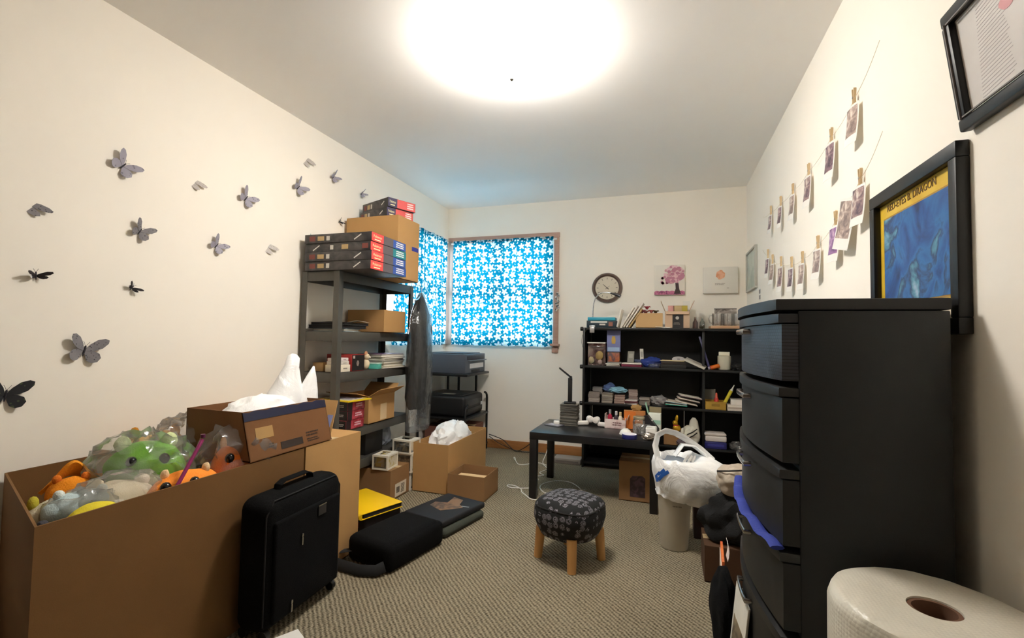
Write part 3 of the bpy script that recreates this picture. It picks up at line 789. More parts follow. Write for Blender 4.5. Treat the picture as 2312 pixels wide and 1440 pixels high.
for s in (-1, 1):
    G().lathe([(.009, 0), (.007, .012), (.001, .022)], (0, s*.013, .102), 8).part('ear', M('#c98e66', .7), e)
    G().blob((.022, s*.009, .092), (.003, .003, .003), sub=1, amp=0).part('eye', INK, e)
e = T('card_pack', 'turquoise card pack on the third metal shelf', 'box', (-1.925, 2.78, z), rad(12)); G().box((0, 0, .017), (.07, .06, .034), .002).part('box', M('#57b7a8', .5), e); G().box((0, 0, .037), (.075, .064, .006), .001).part('lid', M('#bfe0d4', .5), e)
mg = ['#d8d2c0', '#c8b98f', '#e0dccf', '#3a3740', '#d9d4ca', '#c9c4be', '#e2dfd6', '#5a4a80']
zz = z
for k, c in enumerate(mg):
    h = (.012, .024, .010, .008, .013, .012, .012, .008)[k]
    e = T('magazine', ['pale magazine lowest in the third shelf pile', 'thick manila folder near the bottom of the magazine pile', 'white magazine above the manila folder', 'dark thin magazine in the middle of the pile', 'cream magazine above the dark one', 'grey-white magazine in the upper half of the pile', 'white magazine below the violet one', 'violet magazine with pink cover print on top of the pile'][k], 'magazine', (-1.99+.008*rr0.uniform(-1, 1), 2.955+.006*rr0.uniform(-1, 1), zz), rad(rr0.uniform(-5, 5)), 'pile of magazines on the third shelf')
    G().box((0, 0, h*.5), (.205, .265, h-.0015)).part('pages', PAPER, e)
    G().box((0, 0, h-.0009), (.21, .27, .0012)).part('cover', mat_print('cover_%d' % k, c, '#a88fb8' if k == 7 else c, 8, .5, .3, '#e27fb4' if k == 7 else None), e)
    G().box((0, 0, .0006), (.21, .27, .0012)).part('cover', M(c, .4), e)
    zz += h+.0004
# --- shelf 4
z = LEV[3]+.0005
for k in range(3):
    e = T('card_box', 'red and black card box, %s of the three on the fourth metal shelf' % ('lowest', 'middle', 'top')[k], 'box', (-1.985+.003*k, 2.52, z+k*.0588), rad((-1, 1, 0)[k]), 'three red and black card boxes')
    G().box((0, 0, .029), (.21, .175, .058), .002).part('box', mat_print('red_card_print', '#8e1c28', '#c4495a', 22, .55, .4), e)
    G().prism(rect(.208, .056), .0006, fr((0, -.0876, .029), (1, 0, 0), (0, 0, 1))).part('end_panel', M('#191516', .4), e)
    G().prism(rect(.045, .056), .0006, fr((.1051, -.064, .029), (0, 1, 0), (0, 0, 1))).part('side_panel', M('#2a1a1d', .4), e)
    g = G(); scribble(g, .07, .028, 2, fr((.1052, .025, .030), (0, 1, 0), (0, 0, 1)), k, fill=.95); g.part('lettering', M('#d9b9c2', .5), e)
    g = G(); scribble(g, .08, .018, 2, fr((.05, -.0883, .03), (1, 0, 0), (0, 0, 1)), k+4); g.part('lettering', M('#b9b0aa', .5), e)
e = T('magazine', 'yellow framed magazine on top of the red card boxes', 'magazine', (-1.97, 2.525, z+.177), rad(-8))
G().box((0, 0, .004), (.27, .20, .008), .001).part('cover', M('#e8c61c', .4), e)
G().prism(rect(.22, .15), .0006, fr((0, 0, .0082), (1, 0, 0), (0, 1, 0))).part('printed_panel', M('#d7d0cc', .4), e)
for k in (-1, 0, 1): G().prism(rect(.17, .018), .0006, fr((0, k*.04, .0089), (1, .3, 0), (-.3, 1, 0))).part('printed_stripe', M('#3c2f55', .4), e)
e = carton('carton', 'open carton with a hanging front flap on the fourth metal shelf', (-2.01, 2.81, z), (.26, .31, .185), mat=CARD, flaps=(('X', 60, .10), ('y', 75, .12), ('Y', 50, .09)))
G().prism(rect(.075, .11), .0006, fr((.1302, .02, .065), (0, 1, 0), (0, 0, 1))).part('packing_tape', M('#d9bd94', .3), e)
for k in range(2):
    e = T('display_box', '%s black and cream box at the near end of the fourth metal shelf' % ('lower', 'upper')[k], 'box', (-2.09+.01*k, 2.40, z+k*.0905), rad(4*k))
    G().box((0, 0, .045), (.12, .09, .09), .003).part('box', mat_print('black_cream_print', '#2b2320', '#c9b48c', 20, .55, .5), e); G().box((0, 0, .086), (.123, .093, .007), .001).part('lid', M('#d9c7a0', .6), e)
# --- bottom shelf
z = LEV[4]+.0005
e = T('storage_box', 'black box in the shadow on the lowest metal shelf', 'box', (-2.03, 2.79, z)); G().box((0, 0, .08), (.22, .2, .16), .004).part('box', M('#0f0f10', .6), e); G().box((0, 0, .165), (.226, .206, .012), .003).part('lid', M('#141415', .5), e)
G().blob((0, 0, .075), (.075, .07, .09), 11, .35, 2.6, 3, .72, True).solo('plastic_bag', mat_bagplastic('bluish_bag', '#b9c0cc'), 'crumpled bluish plastic bag on the lowest metal shelf', 'plastic bag', (-2.02, 3.00, z))
G().blob((0, 0, .05), (.075, .05, .06), 13, .4, 3, 3, .8, True).solo('plastic_bag', CLEAR, 'clear crumpled plastic behind the near post on the lowest shelf', 'plastic bag', (-2.03, 2.52, z))

# --- jacket in a garment bag on the far front post
e = T('clothes_hanger', 'hanger hooked on the far end of the metal shelf', 'hanger', (-1.787, 3.155, 1.455))
g = G(); g.tube([(0, 0, -.03), (0, 0, .012), (-.02, 0, .032), (-.05, .0, .034), (-.064, 0, .02)], .0022, n=6); g.tube([(0, 0, -.03), (.03, -.1, -.085), (.04, -.16, -.10)], .006, n=6); g.tube([(0, 0, -.03), (-.03, .1, -.085), (-.04, .16, -.10)], .006, n=6); g.part('hanger_wire', CHROME, e)
def garment(z0, z1, rx, ry, prof, seed, amp):
    g = G(); n = 28; k = len(prof)
    R = RZ(rad(14)); rings = []
    for i, (q, s) in enumerate(prof):
        zz = z0+(z1-z0)*q
        ring = []
        for j in range(n):
            a = 2*pi*j/n
            d = 1+amp*noise.noise(Vector((cos(a)*1.6, sin(a)*1.6, zz*3.2+seed)))*1.5 + amp*.4*noise.noise(Vector((cos(a)*4, sin(a)*4, zz*6+seed)))
            ring.append(g.bm.verts.new(R @ Vector((cos(a)*rx*s*d, sin(a)*ry*(s**.7)*d, zz))))
        rings.append(ring)
    for a, b in zip(rings, rings[1:]):
        for j in range(n): g.bm.faces.new((a[j], a[(j+1) % n], b[(j+1) % n], b[j]))
    g.bm.faces.new(rings[0][::-1]); g.bm.faces.new(rings[-1])
    return g
pj = [(0, .86), (.04, .95), (.1, 1.0), (.2, 1.03), (.32, 1.0), (.45, .96), (.58, .95), (.7, .9), (.8, .8), (.88, .6), (.94, .4), (1, .18)]
g = garment(-.90, -.055, .070, .15, pj, 3, .30)
g.solo('jacket', M('#131519', .6, bump=.4, nscale=14, name='dark_jacket_cloth'), 'dark jacket hanging inside the clear garment bag', 'jacket', (-1.787, 3.155, 1.455), sharp=60)
pb = [(0, .95), (.03, 1.02), (.08, .98), (.16, 1.0), (.28, 1.03), (.42, 1.02), (.56, 1.0), (.7, .97), (.82, .85), (.9, .62), (.96, .34), (1, .14)]
g = garment(-1.06, -.03, .086, .172, pb, 9, .16)
g.solo('garment_bag', mat_clear('garment_film', milky=.07, gloss=.06, rough=.16, bump=1.0, nscale=11), 'clear plastic garment bag over the dark jacket', 'garment bag', (-1.787, 3.155, 1.455), sharp=60)

# =================================================================== PRINTER CART, BACK LEFT CORNER
e = T('printer_cart', 'black two-tier cart on curved tube legs in the back left corner', 'cart', (-1.92, 4.06, 0))
for zz, nm in ((.752, 'top_board'), (.36, 'lower_board'), (.06, 'lower_board')):
    G().box((0, 0, zz), (.50, .54, .022), .006).part(nm, BLACKWOOD, e)
for px_, py_ in ((-.19, .25), (-.07, .25), (.12, .25), (-.238, -.22)): G().cyl((px_, py_, .556), .012, .37, n=12).part('post', BLACK, e)
for sx in (-1, 1):
    G().tube([(sx*.235, .262, .0), (sx*.235, .262, .50), (sx*.235, .254, .53), (sx*.235, .235, .55), (sx*.235, .20, .56)] if sx > 0 else [(sx*.235, .262, 0), (sx*.235, .262, .5)], .011, n=10).part('leg', BLACK, e)
    G().tube([(sx*.235, -.262, .0), (sx*.235, -.262, .42), (sx*.235, -.25, .46), (sx*.235, -.2, .48)], .011, n=10).part('leg', BLACK, e)
e = T('printer', 'grey printer with a white label on the top of the cart', 'printer', (-1.935, 4.065, .7635))
PG = M('#4f535c', .5, name='printer_grey', var=.05); PD = M('#2f323c', .45)
G().box((0, 0, .0875), (.455, .475, .175), .006).part('body', PG, e)
G().box((-.01, .0, .179), (.40, .40, .010), .004).part('scanner_lid', PD, e)
G().box((.228, .0, .142), (.006, .40, .035), .002).part('control_panel', PD, e)
G().box((.238, .02, .116), (.03, .40, .008), .002).part('output_tray', M('#6a6e76', .5), e)
G().prism(rect(.33, .044), .001, fr((.2278, .03, .066), (0, 1, 0), (0, 0, 1))).part('white_label', M('#ded6d2', .6), e)
G().box((.2285, .0, .02), (.004, .2, .024), .001).part('paper_slot', BLACK, e)
e = T('printer', 'black printer with rounded corners on the lower tier of the cart', 'printer', (-1.925, 4.05, .3715))
G().box((0, 0, .095), (.44, .44, .19), .03, seg=3).part('body', M('#131314', .5), e)
G().box((-.01, 0, .192), (.38, .36, .012), .005).part('scanner_lid', M('#232425', .35), e)
G().prism(rect(.12, .05), .0006, fr((.02, -.13, .1985), (1, 0, 0), (0, 1, 0))).part('lid_sticker', M('#a9a79a', .4), e)
G().box((.219, 0, .12), (.006, .34, .05), .002).part('front_panel', M('#252627', .4), e)
G().box((.223, 0, .06), (.01, .36, .03), .003).part('paper_tray', M('#070708', .4), e)
G().box((.222, .17, .08), (.004, .03, .05), .001).part('white_tag', M('#d9dad8', .4), e)
carton('carton', 'reddish brown carton under the printer cart', (-1.90, 4.05, .0715), (.42, .40, .20), mat=mat_cardboard('reddish_cardboard', '#7a5044'), closed=True)

# =================================================================== CARTONS ON THE FLOOR, LEFT
e = carton('carton', 'tall open carton holding a white bag, in front of the printer cart', (-1.567, 3.305, .001), (.275, .71, .34), mat=CARD, flaps=())
G().blob((0, 0, .03), (.115, .26, .16), 21, .22, 2.4, 4, None, True).solo('plastic_bag', BAGWHITE, 'white plastic bag sticking out of the tall open carton', 'plastic bag', (-1.567, 3.27, .255))
e = carton('carton', 'low open carton with cream inside in front of the tall open carton', (-1.277, 3.045, .001), (.27, .265, .16), mat=CARD_D, flaps=())
G().box((-.015, -.035, .118), (.20, .16, .006)).part('inner_pad', M('#d9bb8c', .8), e)
WF = M('#e3ddd0', .5, var=.05)
def figure_box(label, loc, rz, d, tint, group):
    """boxed collectible: white card with clear windows on three sides"""
    e = T('figure_box', label, 'box', loc, rz, group); w, l, h = d
    b = .011
    g = G()
    for sx in (-1, 1):
        for sy in (-1, 1): g.box((sx*(w/2-b/2), sy*(l/2-b/2), h/2), (b, b, h))
    for zz in (b/2, h-b/2):
        for s in (-1, 1): g.box((0, s*(l/2-b/2), zz), (w-2*b, b, b)); g.box((s*(w/2-b/2), 0, zz), (b, l-2*b, b))
    g.part('card_frame', WF, e)
    G().box((0, 0, .004), (w-.004, l-.004, .008)).part('card_base', WF, e)
    G().box((-w*.1, 0, h/2), (w*.62, l-.03, h-.03), .006).part('printed_insert', mat_print('insert_'+tint, tint, '#b9b29a', 30, .55, .4), e)
    G().prism(rect(l-.02, h-.02), .0006, fr((w/2-.004, 0, h/2), (0, 1, 0), (0, 0, 1))).part('side_panel', mat_print('panel_'+tint, '#cfc6b2', tint, 35, .62, .4), e)
    G().prism(rect(w-.022, h-.022), .0006, fr((0, -l/2+.002, h/2), (1, 0, 0), (0, 0, 1))).part('window', CLEARBOX, e)
    g = G(); g.prism([(-w/2, -l/2), (w/2, -l/2), (w/2, l/2), (-w/2, l/2), (-w/2, l/2-.025), (w/2-.035, l/2-.025), (w/2-.035, -l/2+.03), (-w/2, -l/2+.03)], .001, fr((0, 0, h), (1, 0, 0), (0, 1, 0))); g.part('card_top', WF, e)
    return e
SB = 'white window boxes left of the tall carton'
figure_box('white window box lowest in the stack beside the tall open carton', (-1.785, 3.00, .001), 0, (.14, .125, .125), '#4a4f50', SB)
figure_box('white window box in the middle of the stack beside the tall carton', (-1.78, 2.99, .1285), rad(2), (.15, .13, .13), '#56585a', SB)
figure_box('white window box with bluish insert on top of the stack', (-1.775, 2.975, .261), rad(-3), (.15, .13, .095), '#5a6a78', SB)
e = carton('carton', 'brown carton with a white address label under the yellow window box', (-1.865, 2.81, .001), (.29, .235, .197), mat=CARD_D, closed=True)
G().prism(rect(.14, .085), .0008, fr((.1452, .01, .055), (0, 1, 0), (0, 0, 1))).part('address_label', M('#d5cab5', .6), e)
g = G(); scribble(g, .05, .06, 6, fr((.1462, .035, .055), (0, 1, 0), (0, 0, 1)), 9); scribble(g, .04, .07, 1, fr((.1462, -.025, .055), (0, 0, 1), (0, -1, 0)), 4); g.part('lettering', M('#6a6054', .7), e)
figure_box('yellowish window box standing on the brown labelled carton', (-1.805, 2.755, .2025), rad(4), (.115, .14, .095), '#b7a24a', 'window box on the labelled carton')
figure_box('black and white window box behind the yellowish window box', (-1.93, 2.86, .2025), rad(-4), (.11, .11, .06), '#2b2a2c', 'small window box behind')

# =================================================================== BIG OPEN BOX WITH PLUSH TOYS
def poly_carton(name, label, pts, h, mat, th=.006):
    e = T(name, label, 'carton', (0, 0, .001))
    g = G(); k = len(pts)
    g.prism(pts, th)
    c = Vector((sum(p[0] for p in pts)/k, sum(p[1] for p in pts)/k))
    ins = []
    for i in range(k):                                             # inset corners
        p = Vector(pts[i]); a = (Vector(pts[i-1])-p).normalized(); b = (Vector(pts[(i+1) % k])-p).normalized()
        bis = (a+b).normalized(); ins.append(p + bis*th/max(.3, (1-a.dot(b))**.5/2**.5))
    for i in range(k):
        j = (i+1) % k
        q = [Vector(pts[i]), Vector(pts[j]), ins[j], ins[i]]
        g.prism([(v.x, v.y) for v in q], h-th, None, th)
    g.part('carton_body', mat, e); return e
big = poly_carton('carton', 'huge open carton full of plush toys along the left wall', [(-1.493, .745), (-1.493, 1.655), (-2.155, 1.655), (-2.155, .985)], .597, mat_cardboard('huge_box_cardboard', '#74532f'))
e = carton('carton', 'tall closed carton beyond the plush box, under the leaning carton', (-1.826, 1.857, .001), (.666, .385, .594), mat=CARD, closed=True)
bl = [0]
def plush(label, c, r, col, col2, face=(1, -.2), ears=2, eye=True, seed=1):
    face = (.8, -.5)
    e = T('plush_toy', label, 'plush toy', c)
    FU = M(col, .95, bump=.8, nscale=30, spec=.1); F2 = M(col2, .95, bump=.8, nscale=30, spec=.1)
    G().blob((0, 0, 0), r, seed, .08, 2, 4).part('body', FU, e)
    f = Vector((face[0], face[1], .05)).normalized(); sd = Vector((-f.y, f.x, 0))
    R_ = Vector(r)
    def on(d, k=1.): d = d.normalized(); return Vector((d.x*R_.x, d.y*R_.y, d.z*R_.z))*k
    for s in (-1, 1)[:ears]:
        p = on(sd*s*.6+Vector((0, 0, .8)), .95)
        G().blob(p+Vector((0, 0, r[2]*.18)), (r[0]*.2, r[0]*.2, r[2]*.32), seed+3, .1, 2, 2).part('ear', F2, e)
    if eye:
        for s in (-1, 1): G().blob(on(f+sd*s*.5+Vector((0, 0, .55)), .97), (.017, .017, .02), 1, 0, 1, 2).part('eye', M('#111012', .2), e)
        G().blob(on(f+Vector((0, 0, -.25)), .92), (r[0]*.28, r[0]*.28, r[2]*.22), seed+5, .05, 2, 2).part('muzzle', F2, e)
    return e
plush('big green plush toy in a clear bag in the middle of the plush box', (-1.79, 1.20, .60), (.125, .115, .095), '#6fae34', '#cfd9a4', (.9, -.35), seed=2)
plush('yellow plush toy with a dark ear tip between the green and orange ones', (-1.79, 1.40, .54), (.075, .07, .10), '#d2b945', '#2e3322', (1, -.3), 1, False, seed=4)
plush('flat orange plush toy with pink cheek at the box front edge', (-1.575, 1.19, .555), (.065, .12, .06), '#f0913a', '#e8c79a', (1, -.1), 2, seed=6)
plush('bright orange plush head in a clear bag at the right end', (-1.60, 1.44, .575), (.085, .125, .095), '#ee7f30', '#f2b25a', (1, .25), 2, seed=8)
plush('lemon yellow plush toy near the front left corner', (-1.565, .915, .55), (.055, .065, .045), '#dccb3c', '#b09a36', (.7, -.8), 0, False, seed=10)
plush('pale blue plush toy lying left of the lemon yellow one', (-1.70, .955, .55), (.07, .09, .05), '#b9ccd0', '#d9e0dc', (.5, -.9), 2, False, seed=12)
plush('dark plush toy low in the front left corner of the plush box', (-1.62, .86, .50), (.07, .05, .05), '#2c2c30', '#4a4a50', (.4, -1), 2, False, seed=14)
plush('white and yellow plush toy wrapped at the left end', (-1.79, .93, .50), (.07, .07, .07), '#cfc8b0', '#b9ad3c', (.4, -1), 2, False, seed=16)
plush('cream plush toy under the clear bag in the middle of the box', (-1.70, 1.06, .53), (.11, .10, .07), '#d9cdb0', '#e6dcc6', (.8, -.6), 2, False, seed=18)
plush('amber plush toy against the back side of the plush box', (-2.01, 1.38, .58), (.09, .13, .10), '#d49a3e', '#b97d2a', (1, -.3), 2, False, seed=20)
plush('tan plush toy deep at the right end of the plush box', (-1.93, 1.55, .50), (.12, .08, .10), '#c9b08a', '#d9c6a4', (1, -.3), 2, False, seed=22)
# orange ribbon-like plush piece
def ribbon(u, v): return Vector((.02*sin(v*5)+.03*u, -.09+.18*v+.02*u, .05*sin(v*4.2)+.055*u*(.6+.4*sin(v*8))))
G().sheet(6, 22, ribbon, .012).solo('felt_ribbon', M('#f09a1c', .9, bump=.5, nscale=30), 'orange felt band curling out at the back of the plush box', 'felt band', (-1.93, 1.06, .56), rad(-6))
plush('orange plush toy with a red mark, left of the felt band', (-1.83, 1.00, .565), (.06, .06, .05), '#e58b24', '#d9762a', (.8, -.6), 2, False, seed=24)
g = G()
for x, y, rx_, ry_, rz_, sd in ((-1.60, 1.02, .07, .16, .10, 31), (-1.92, 1.22, .11, .14, .12, 32), (-1.70, 1.32, .13, .13, .1, 33), (-1.74, 1.55, .16, .08, .12, 34), (-1.96, 1.08, .1, .08, .1, 35)):
    G().blob((0, 0, 0), (rx_, ry_, rz_), sd, .25, 2.2, 3).solo('plush_toy', M(('#bfb59c', '#a9803f', '#b9ae94', '#c9bda6', '#b98a4a')[sd-31], .95, bump=.6, nscale=25), ('beige plush toy deep along the front side of the box', 'brown plush toy deep behind the green one', 'grey-beige plush toy deep in the middle of the box', 'sand plush toy deep in the right half', 'ochre plush toy deep below the felt band')[sd-31], 'plush toy', (x, y, .40))
film = mat_clear('plush_bag_film', milky=.2, gloss=.05, rough=.18, bump=.6, nscale=9)
for lb, c, r, sd in (('clear plastic bag around the green plush toy', (-1.80, 1.20, .60), (.155, .15, .125), 41), ('clear plastic bag around the bright orange plush head', (-1.62, 1.46, .605), (.115, .16, .14), 42), ('clear plastic bag over the cream plush in the middle', (-1.68, 1.05, .535), (.14, .125, .095), 43), ('clear plastic bag standing up behind the yellow plush toy', (-1.87, 1.44, .64), (.10, .15, .12), 44), ('clear plastic bag over the pale toys at the left end', (-1.68, .955, .525), (.11, .085, .08), 45)):
    G().blob((0, 0, 0), r, sd, .28, 2.2, 4, None, True).solo('clear_bag', film, lb, 'plastic bag', c, sharp=50)
e = T('wand', 'purple stick standing in the plush box', 'stick', (-1.50, 1.07, .545))
g = G(); d_ = Vector((-.03, .14, .185)); g.tube([Vector((0, 0, -.01))+d_*k/6 for k in range(7)], .0062, n=10); g.part('stick', M('#8a1f5c', .4), e)
G().cyl(d_*1.01, .0075, .012, 'z', 12).part('end_cap', M('#5c1240', .4), e)
# leaning carton with blue tape
e = T('carton', 'brown printed carton with dark blue tape on the tall closed carton', 'carton', (-1.66, 1.60, .603))
w_, l_, h_ = .34, .45, .185
CB = mat_cardboard('brown_printed_cardboard', '#744f30')
lean = .05
g = G()
A = [(w_/2, -l_/2, 0), (w_/2, l_/2, 0), (w_/2-lean, l_/2, h_), (w_/2-lean, -l_/2, h_)]
def panel(g, pts, off):
    off = Vector(off); vs = [g.bm.verts.new(Vector(p)) for p in pts]; ws = [g.bm.verts.new(Vector(p)+off) for p in pts]; k = len(pts)
    g.bm.faces.new(vs); g.bm.faces.new(ws[::-1])
    for i in range(k): g.bm.faces.new((vs[i], ws[i], ws[(i+1) % k], vs[(i+1) % k]))
    return g
panel(g, A, (-.004, 0, 0)); panel(g, [(-w_/2, -l_/2, 0), (-w_/2, l_/2, 0), (-w_/2, l_/2, h_), (-w_/2, -l_/2, h_)], (.004, 0, 0))
for s in (-1, 1): panel(g, [(-w_/2, s*l_/2, 0), (w_/2, s*l_/2, 0), (w_/2-lean, s*l_/2, h_), (-w_/2, s*l_/2, h_)], (0, -s*.004, 0))
g.box((0, 0, .002), (w_, l_, .004)); g.part('carton_body', CB, e)
sl = Vector((-lean, 0, h_)).normalized()
FC = lambda y, q, o=.0006: fr(Vector((w_/2, y, 0))+sl*q+Vector((o, 0, o*.27)), (0, 1, 0), sl)
g = G(); pts = [(-l_/2, -.034)]; k_ = 16
pts = [(-l_/2, -.032), (l_/2, -.032)]+[(l_/2-l_*k/k_, .006*((k*7) % 3)/2) for k in range(k_+1)]
g.prism(pts, .0012, FC(0, h_+.001)); g.part('blue_tape', M('#1c1e38', .35), e, 'dark blue tape along the rim')
G().prism(rect(.12, .03), .0006, FC(-.01, .032)).part('printed_panel', M('#2b1d14', .6), e)
g = G(); scribble(g, .085, .024, 2, FC(.115, .052), 3); scribble(g, .085, .018, 2, FC(.115, .026), 8); scribble(g, .03, .02, 2, FC(-.115, .045), 6); g.part('lettering', M('#3c2818', .7), e)
G().prism(rect(.085, .045), .0006, FC(-.14, .10)).part('sticker', M('#a5814f', .35), e)
g = G(); a_ = rad(24); g.prism([(-.16, 0), (.145, 0), (.12, .175), (-.14, .175)], .004, fr((0, l_/2, .01), (-1, 0, 0), (0, sin(a_), cos(a_)))); g.part('flap', CARD, e)
G().prism(rect(.03, .12), .0008, fr((.13, l_/2+.012, .05), (-1, .0, 0), (0, sin(a_), cos(a_)))).part('blue_tape', M('#8f97c4', .3), e, 'pale blue tape')
g = G()
g.blob((0, .03, -.025), (.115, .185, .10), 51, .22, 1.8, 4, None, True); g.blob((0, -.07, -.03), (.09, .09, .055), 52, .2, 2, 3, None, True)
g.lathe([(.09, -.06), (.085, .0), (.055, .08), (.035, .14), (.03, .185), (.012, .20)], (-.015, .19, .06), 14, .8, 1.1, RXm(rad(-12)))
g.lathe([(.07, -.06), (.06, .0), (.045, .06), (.025, .12), (.004, .17)], (.03, .275, .03), 12, .7, 1.1, RXm(rad(-14)))
g.solo('plastic_bag', BAGWHITE, 'white plastic bag with two raised ends in the leaning brown carton', 'plastic bag', (-1.70, 1.58, .74), sharp=60)

# =================================================================== SUITCASE
e = T('suitcase', 'black fabric suitcase standing in front of the huge carton', 'suitcase', (-1.405, 1.515, 0), rad(2.0))
G().box((0, 0, .262), (.14, .43, .475), .05, seg=5).part('body', BLACKFAB, e)
G().box((.070, 0, .235), (.022, .36, .36), .010, seg=4).part('front_pocket', M('#0d0d0e', .95, bump=.5, nscale=40, spec=.12), e)
g = G(); g.tube([(.058, -.203, .06), (.058, -.203, .44), (.058, -.17, .487), (.058, .17, .487), (.058, .203, .44), (.058, .203, .06)], .003, n=6); g.part('piping', M('#0e0e10', .8), e)
g = G(); g.tube([(-.005, -.09, .492), (-.005, -.085, .515), (-.005, -.06, .526), (-.005, .06, .526), (-.005, .085, .515), (-.005, .09, .492)], .009, n=8, flat=(.018, .006)); g.part('handle', BLACKFAB, e)
G().prism(rect(.045, .04), .003, fr((.0835, .06, .385), (0, 1, 0), (0, 0, 1))).part('badge', M('#3a3a3c', .35, metal=.6), e)
G().prism(rect(.046, .004), .0035, fr((.0837, .06, .404), (0, 1, 0), (0, 0, 1))).part('badge_rim', CHROME, e)
for y_, z_ in ((-.05, .325), (-.095, .10)):
    g = G(); g.box((.0862, y_, z_), (.006, .009, .014), .002); g.box((.0868, y_, z_-.022), (.004, .007, .03), .0015); g.part('zip_pull', CHROME, e)
for sx in (-1, 1):
    for sy in (-1, 1): G().cyl((sx*.045, sy*.18, .0185), .018, .02, 'y', 16).part('wheel', BLACK, e)

# =================================================================== BAGS ON THE FLOOR
e = T('case', 'dark red and black flat case lying under the yellow folder', 'case', (-1.66, 2.345, 0), rad(-18)); G().box((0, 0, .052), (.33, .26, .10), .02, seg=3).part('body', M('#1d1214', .8), e); G().box((0, -.132, .06), (.25, .006, .03), .002).part('trim', M('#5c1f22', .7), e)
e = T('folder', 'bright yellow folder with rounded spine beside the tall carton', 'folder', (-1.66, 2.33, .1045), rad(-20))
YF = M('#f2c40e', .4, name='yellow_plastic', var=.04)
G().box((0, 0, .030), (.36, .27, .004), .0015).part('cover', YF, e); G().box((0, 0, .002), (.36, .27, .004), .0015).part('cover', YF, e)
G().box((0, .006, .016), (.35, .25, .023)).part('pages', INK, e)
g = G(); g.prism([(.0, -.016), (-.010, -.014), (-.016, -.008), (-.018, 0), (-.016, .008), (-.010, .014), (0, .016)], .36, fr((-.18, -.133, .016), (0, 1, 0), (0, 0, 1))); g.part('spine', YF, e)
e = T('messenger_bag', 'black messenger bag lying on the carpet in front of the yellow folder', 'bag', (-1.29, 2.10, 0), rad(-12))
G().box((0, 0, .062), (.29, .40, .122), .03, seg=3).part('body', BLACKFAB, e)
G().box((.0, -.012, .080), (.27, .392, .105), .035, seg=4).part('flap', M('#0d0d0e', .95, bump=.7, nscale=45, spec=.15), e)
g = G(); g.tube([(-.10, -.19, .06), (-.17, -.21, .04), (-.205, -.25, .03), (-.175, -.285, .028), (-.08, -.285, .028), (.03, -.275, .028), (.10, -.24, .03), (.12, -.205, .04)], .02, n=8, flat=(.024, .005)); g.part('strap', M('#1b1b1d', .85), e)
G().box((-.165, -.287, .028), (.04, .014, .052), .004).part('buckle', M('#2c2d2e', .4), e)
e = T('portfolio', 'grey-green folded portfolio under the black folio on the carpet', 'bag', (-1.23, 2.525, 0), rad(-13))
G().box((0, 0, .024), (.30, .38, .046), .022, seg=3).part('body', M('#3d4138', .9, bump=.5, nscale=30), e)
G().box((.11, -.185, .026), (.03, .012, .018), .003).part('yellow_tab', M('#d9b91e', .5), e)
e = T('portfolio', 'black folio with a brown picture on its cover near the low carton', 'bag', (-1.245, 2.55, .0485), rad(-15))
G().box((0, 0, .018), (.30, .39, .034), .012, seg=3).part('body', M('#15161a', .7), e)
G().prism([(-.09, -.06), (.02, -.09), (.06, -.04), (.10, .02), (.05, .05), (.02, .12), (-.06, .13), (-.03, .03), (-.10, .0)], .0006, fr((0, .02, .0352), (1, 0, 0), (0, 1, 0))).part('cover_picture', mat_print('brown_picture', '#4a382c', '#8a6a4c', 16, .5, .4), e)
G().prism(rect(.05, .012), .0006, fr((.10, .06, .0352), (1, .3, 0), (-.3, 1, 0))).part('pale_print', M('#8d928f', .4), e)
G().sheet(5, 5, lambda u, v: Vector(((u-.5)*.07, (v-.5)*.10, .001+.003*u*u)), .0006).solo('paper_scrap', WHITE, 'white paper scrap on the carpet by the suitcase foot', 'paper', (-1.285, 1.37, .0005), rad(-30))

# =================================================================== LOW TABLE
TX0, TX1, TY0, TY1, TZ = -.89, -.045, 3.10, 3.655, .45
e = T('coffee_table', 'low black square-edged table in front of the bookcase', 'table', ((TX0+TX1)/2, (TY0+TY1)/2, 0))
G().box((0, 0, TZ-.025), (TX1-TX0, TY1-TY0, .05), .002).part('tabletop', M('#19191b', .32, name='black_table_top'), e)
for sx in (-1, 1):
    for sy in (-1, 1): G().box((sx*((TX1-TX0)/2-.026), sy*((TY1-TY0)/2-.026), .2), (.05, .05, .4), .002).part('leg', BLACKWOOD, e)
z = TZ+.0006
e = T('sheet_pack', 'grey card packet lying at the left end of the table', 'packet', (-.785, 3.41, z), rad(-20)); G().box((0, 0, .003), (.12, .10, .006), .001).part('packet', M('#6d6b72', .4), e); G().prism(rect(.09, .06), .0005, fr((0, 0, .0061), (1, 0, 0), (0, 1, 0))).part('label_area', M('#a5a2aa', .4), e)
e = T('charger', 'small white charger block on the grey packet', 'charger', (-.775, 3.43, z+.0072), rad(10)); G().box((0, 0, .012), (.045, .04, .024), .006, seg=3).part('block', WHITE, e); G().box((.024, 0, .012), (.006, .012, .006)).part('port', M('#8a8a88', .4), e)
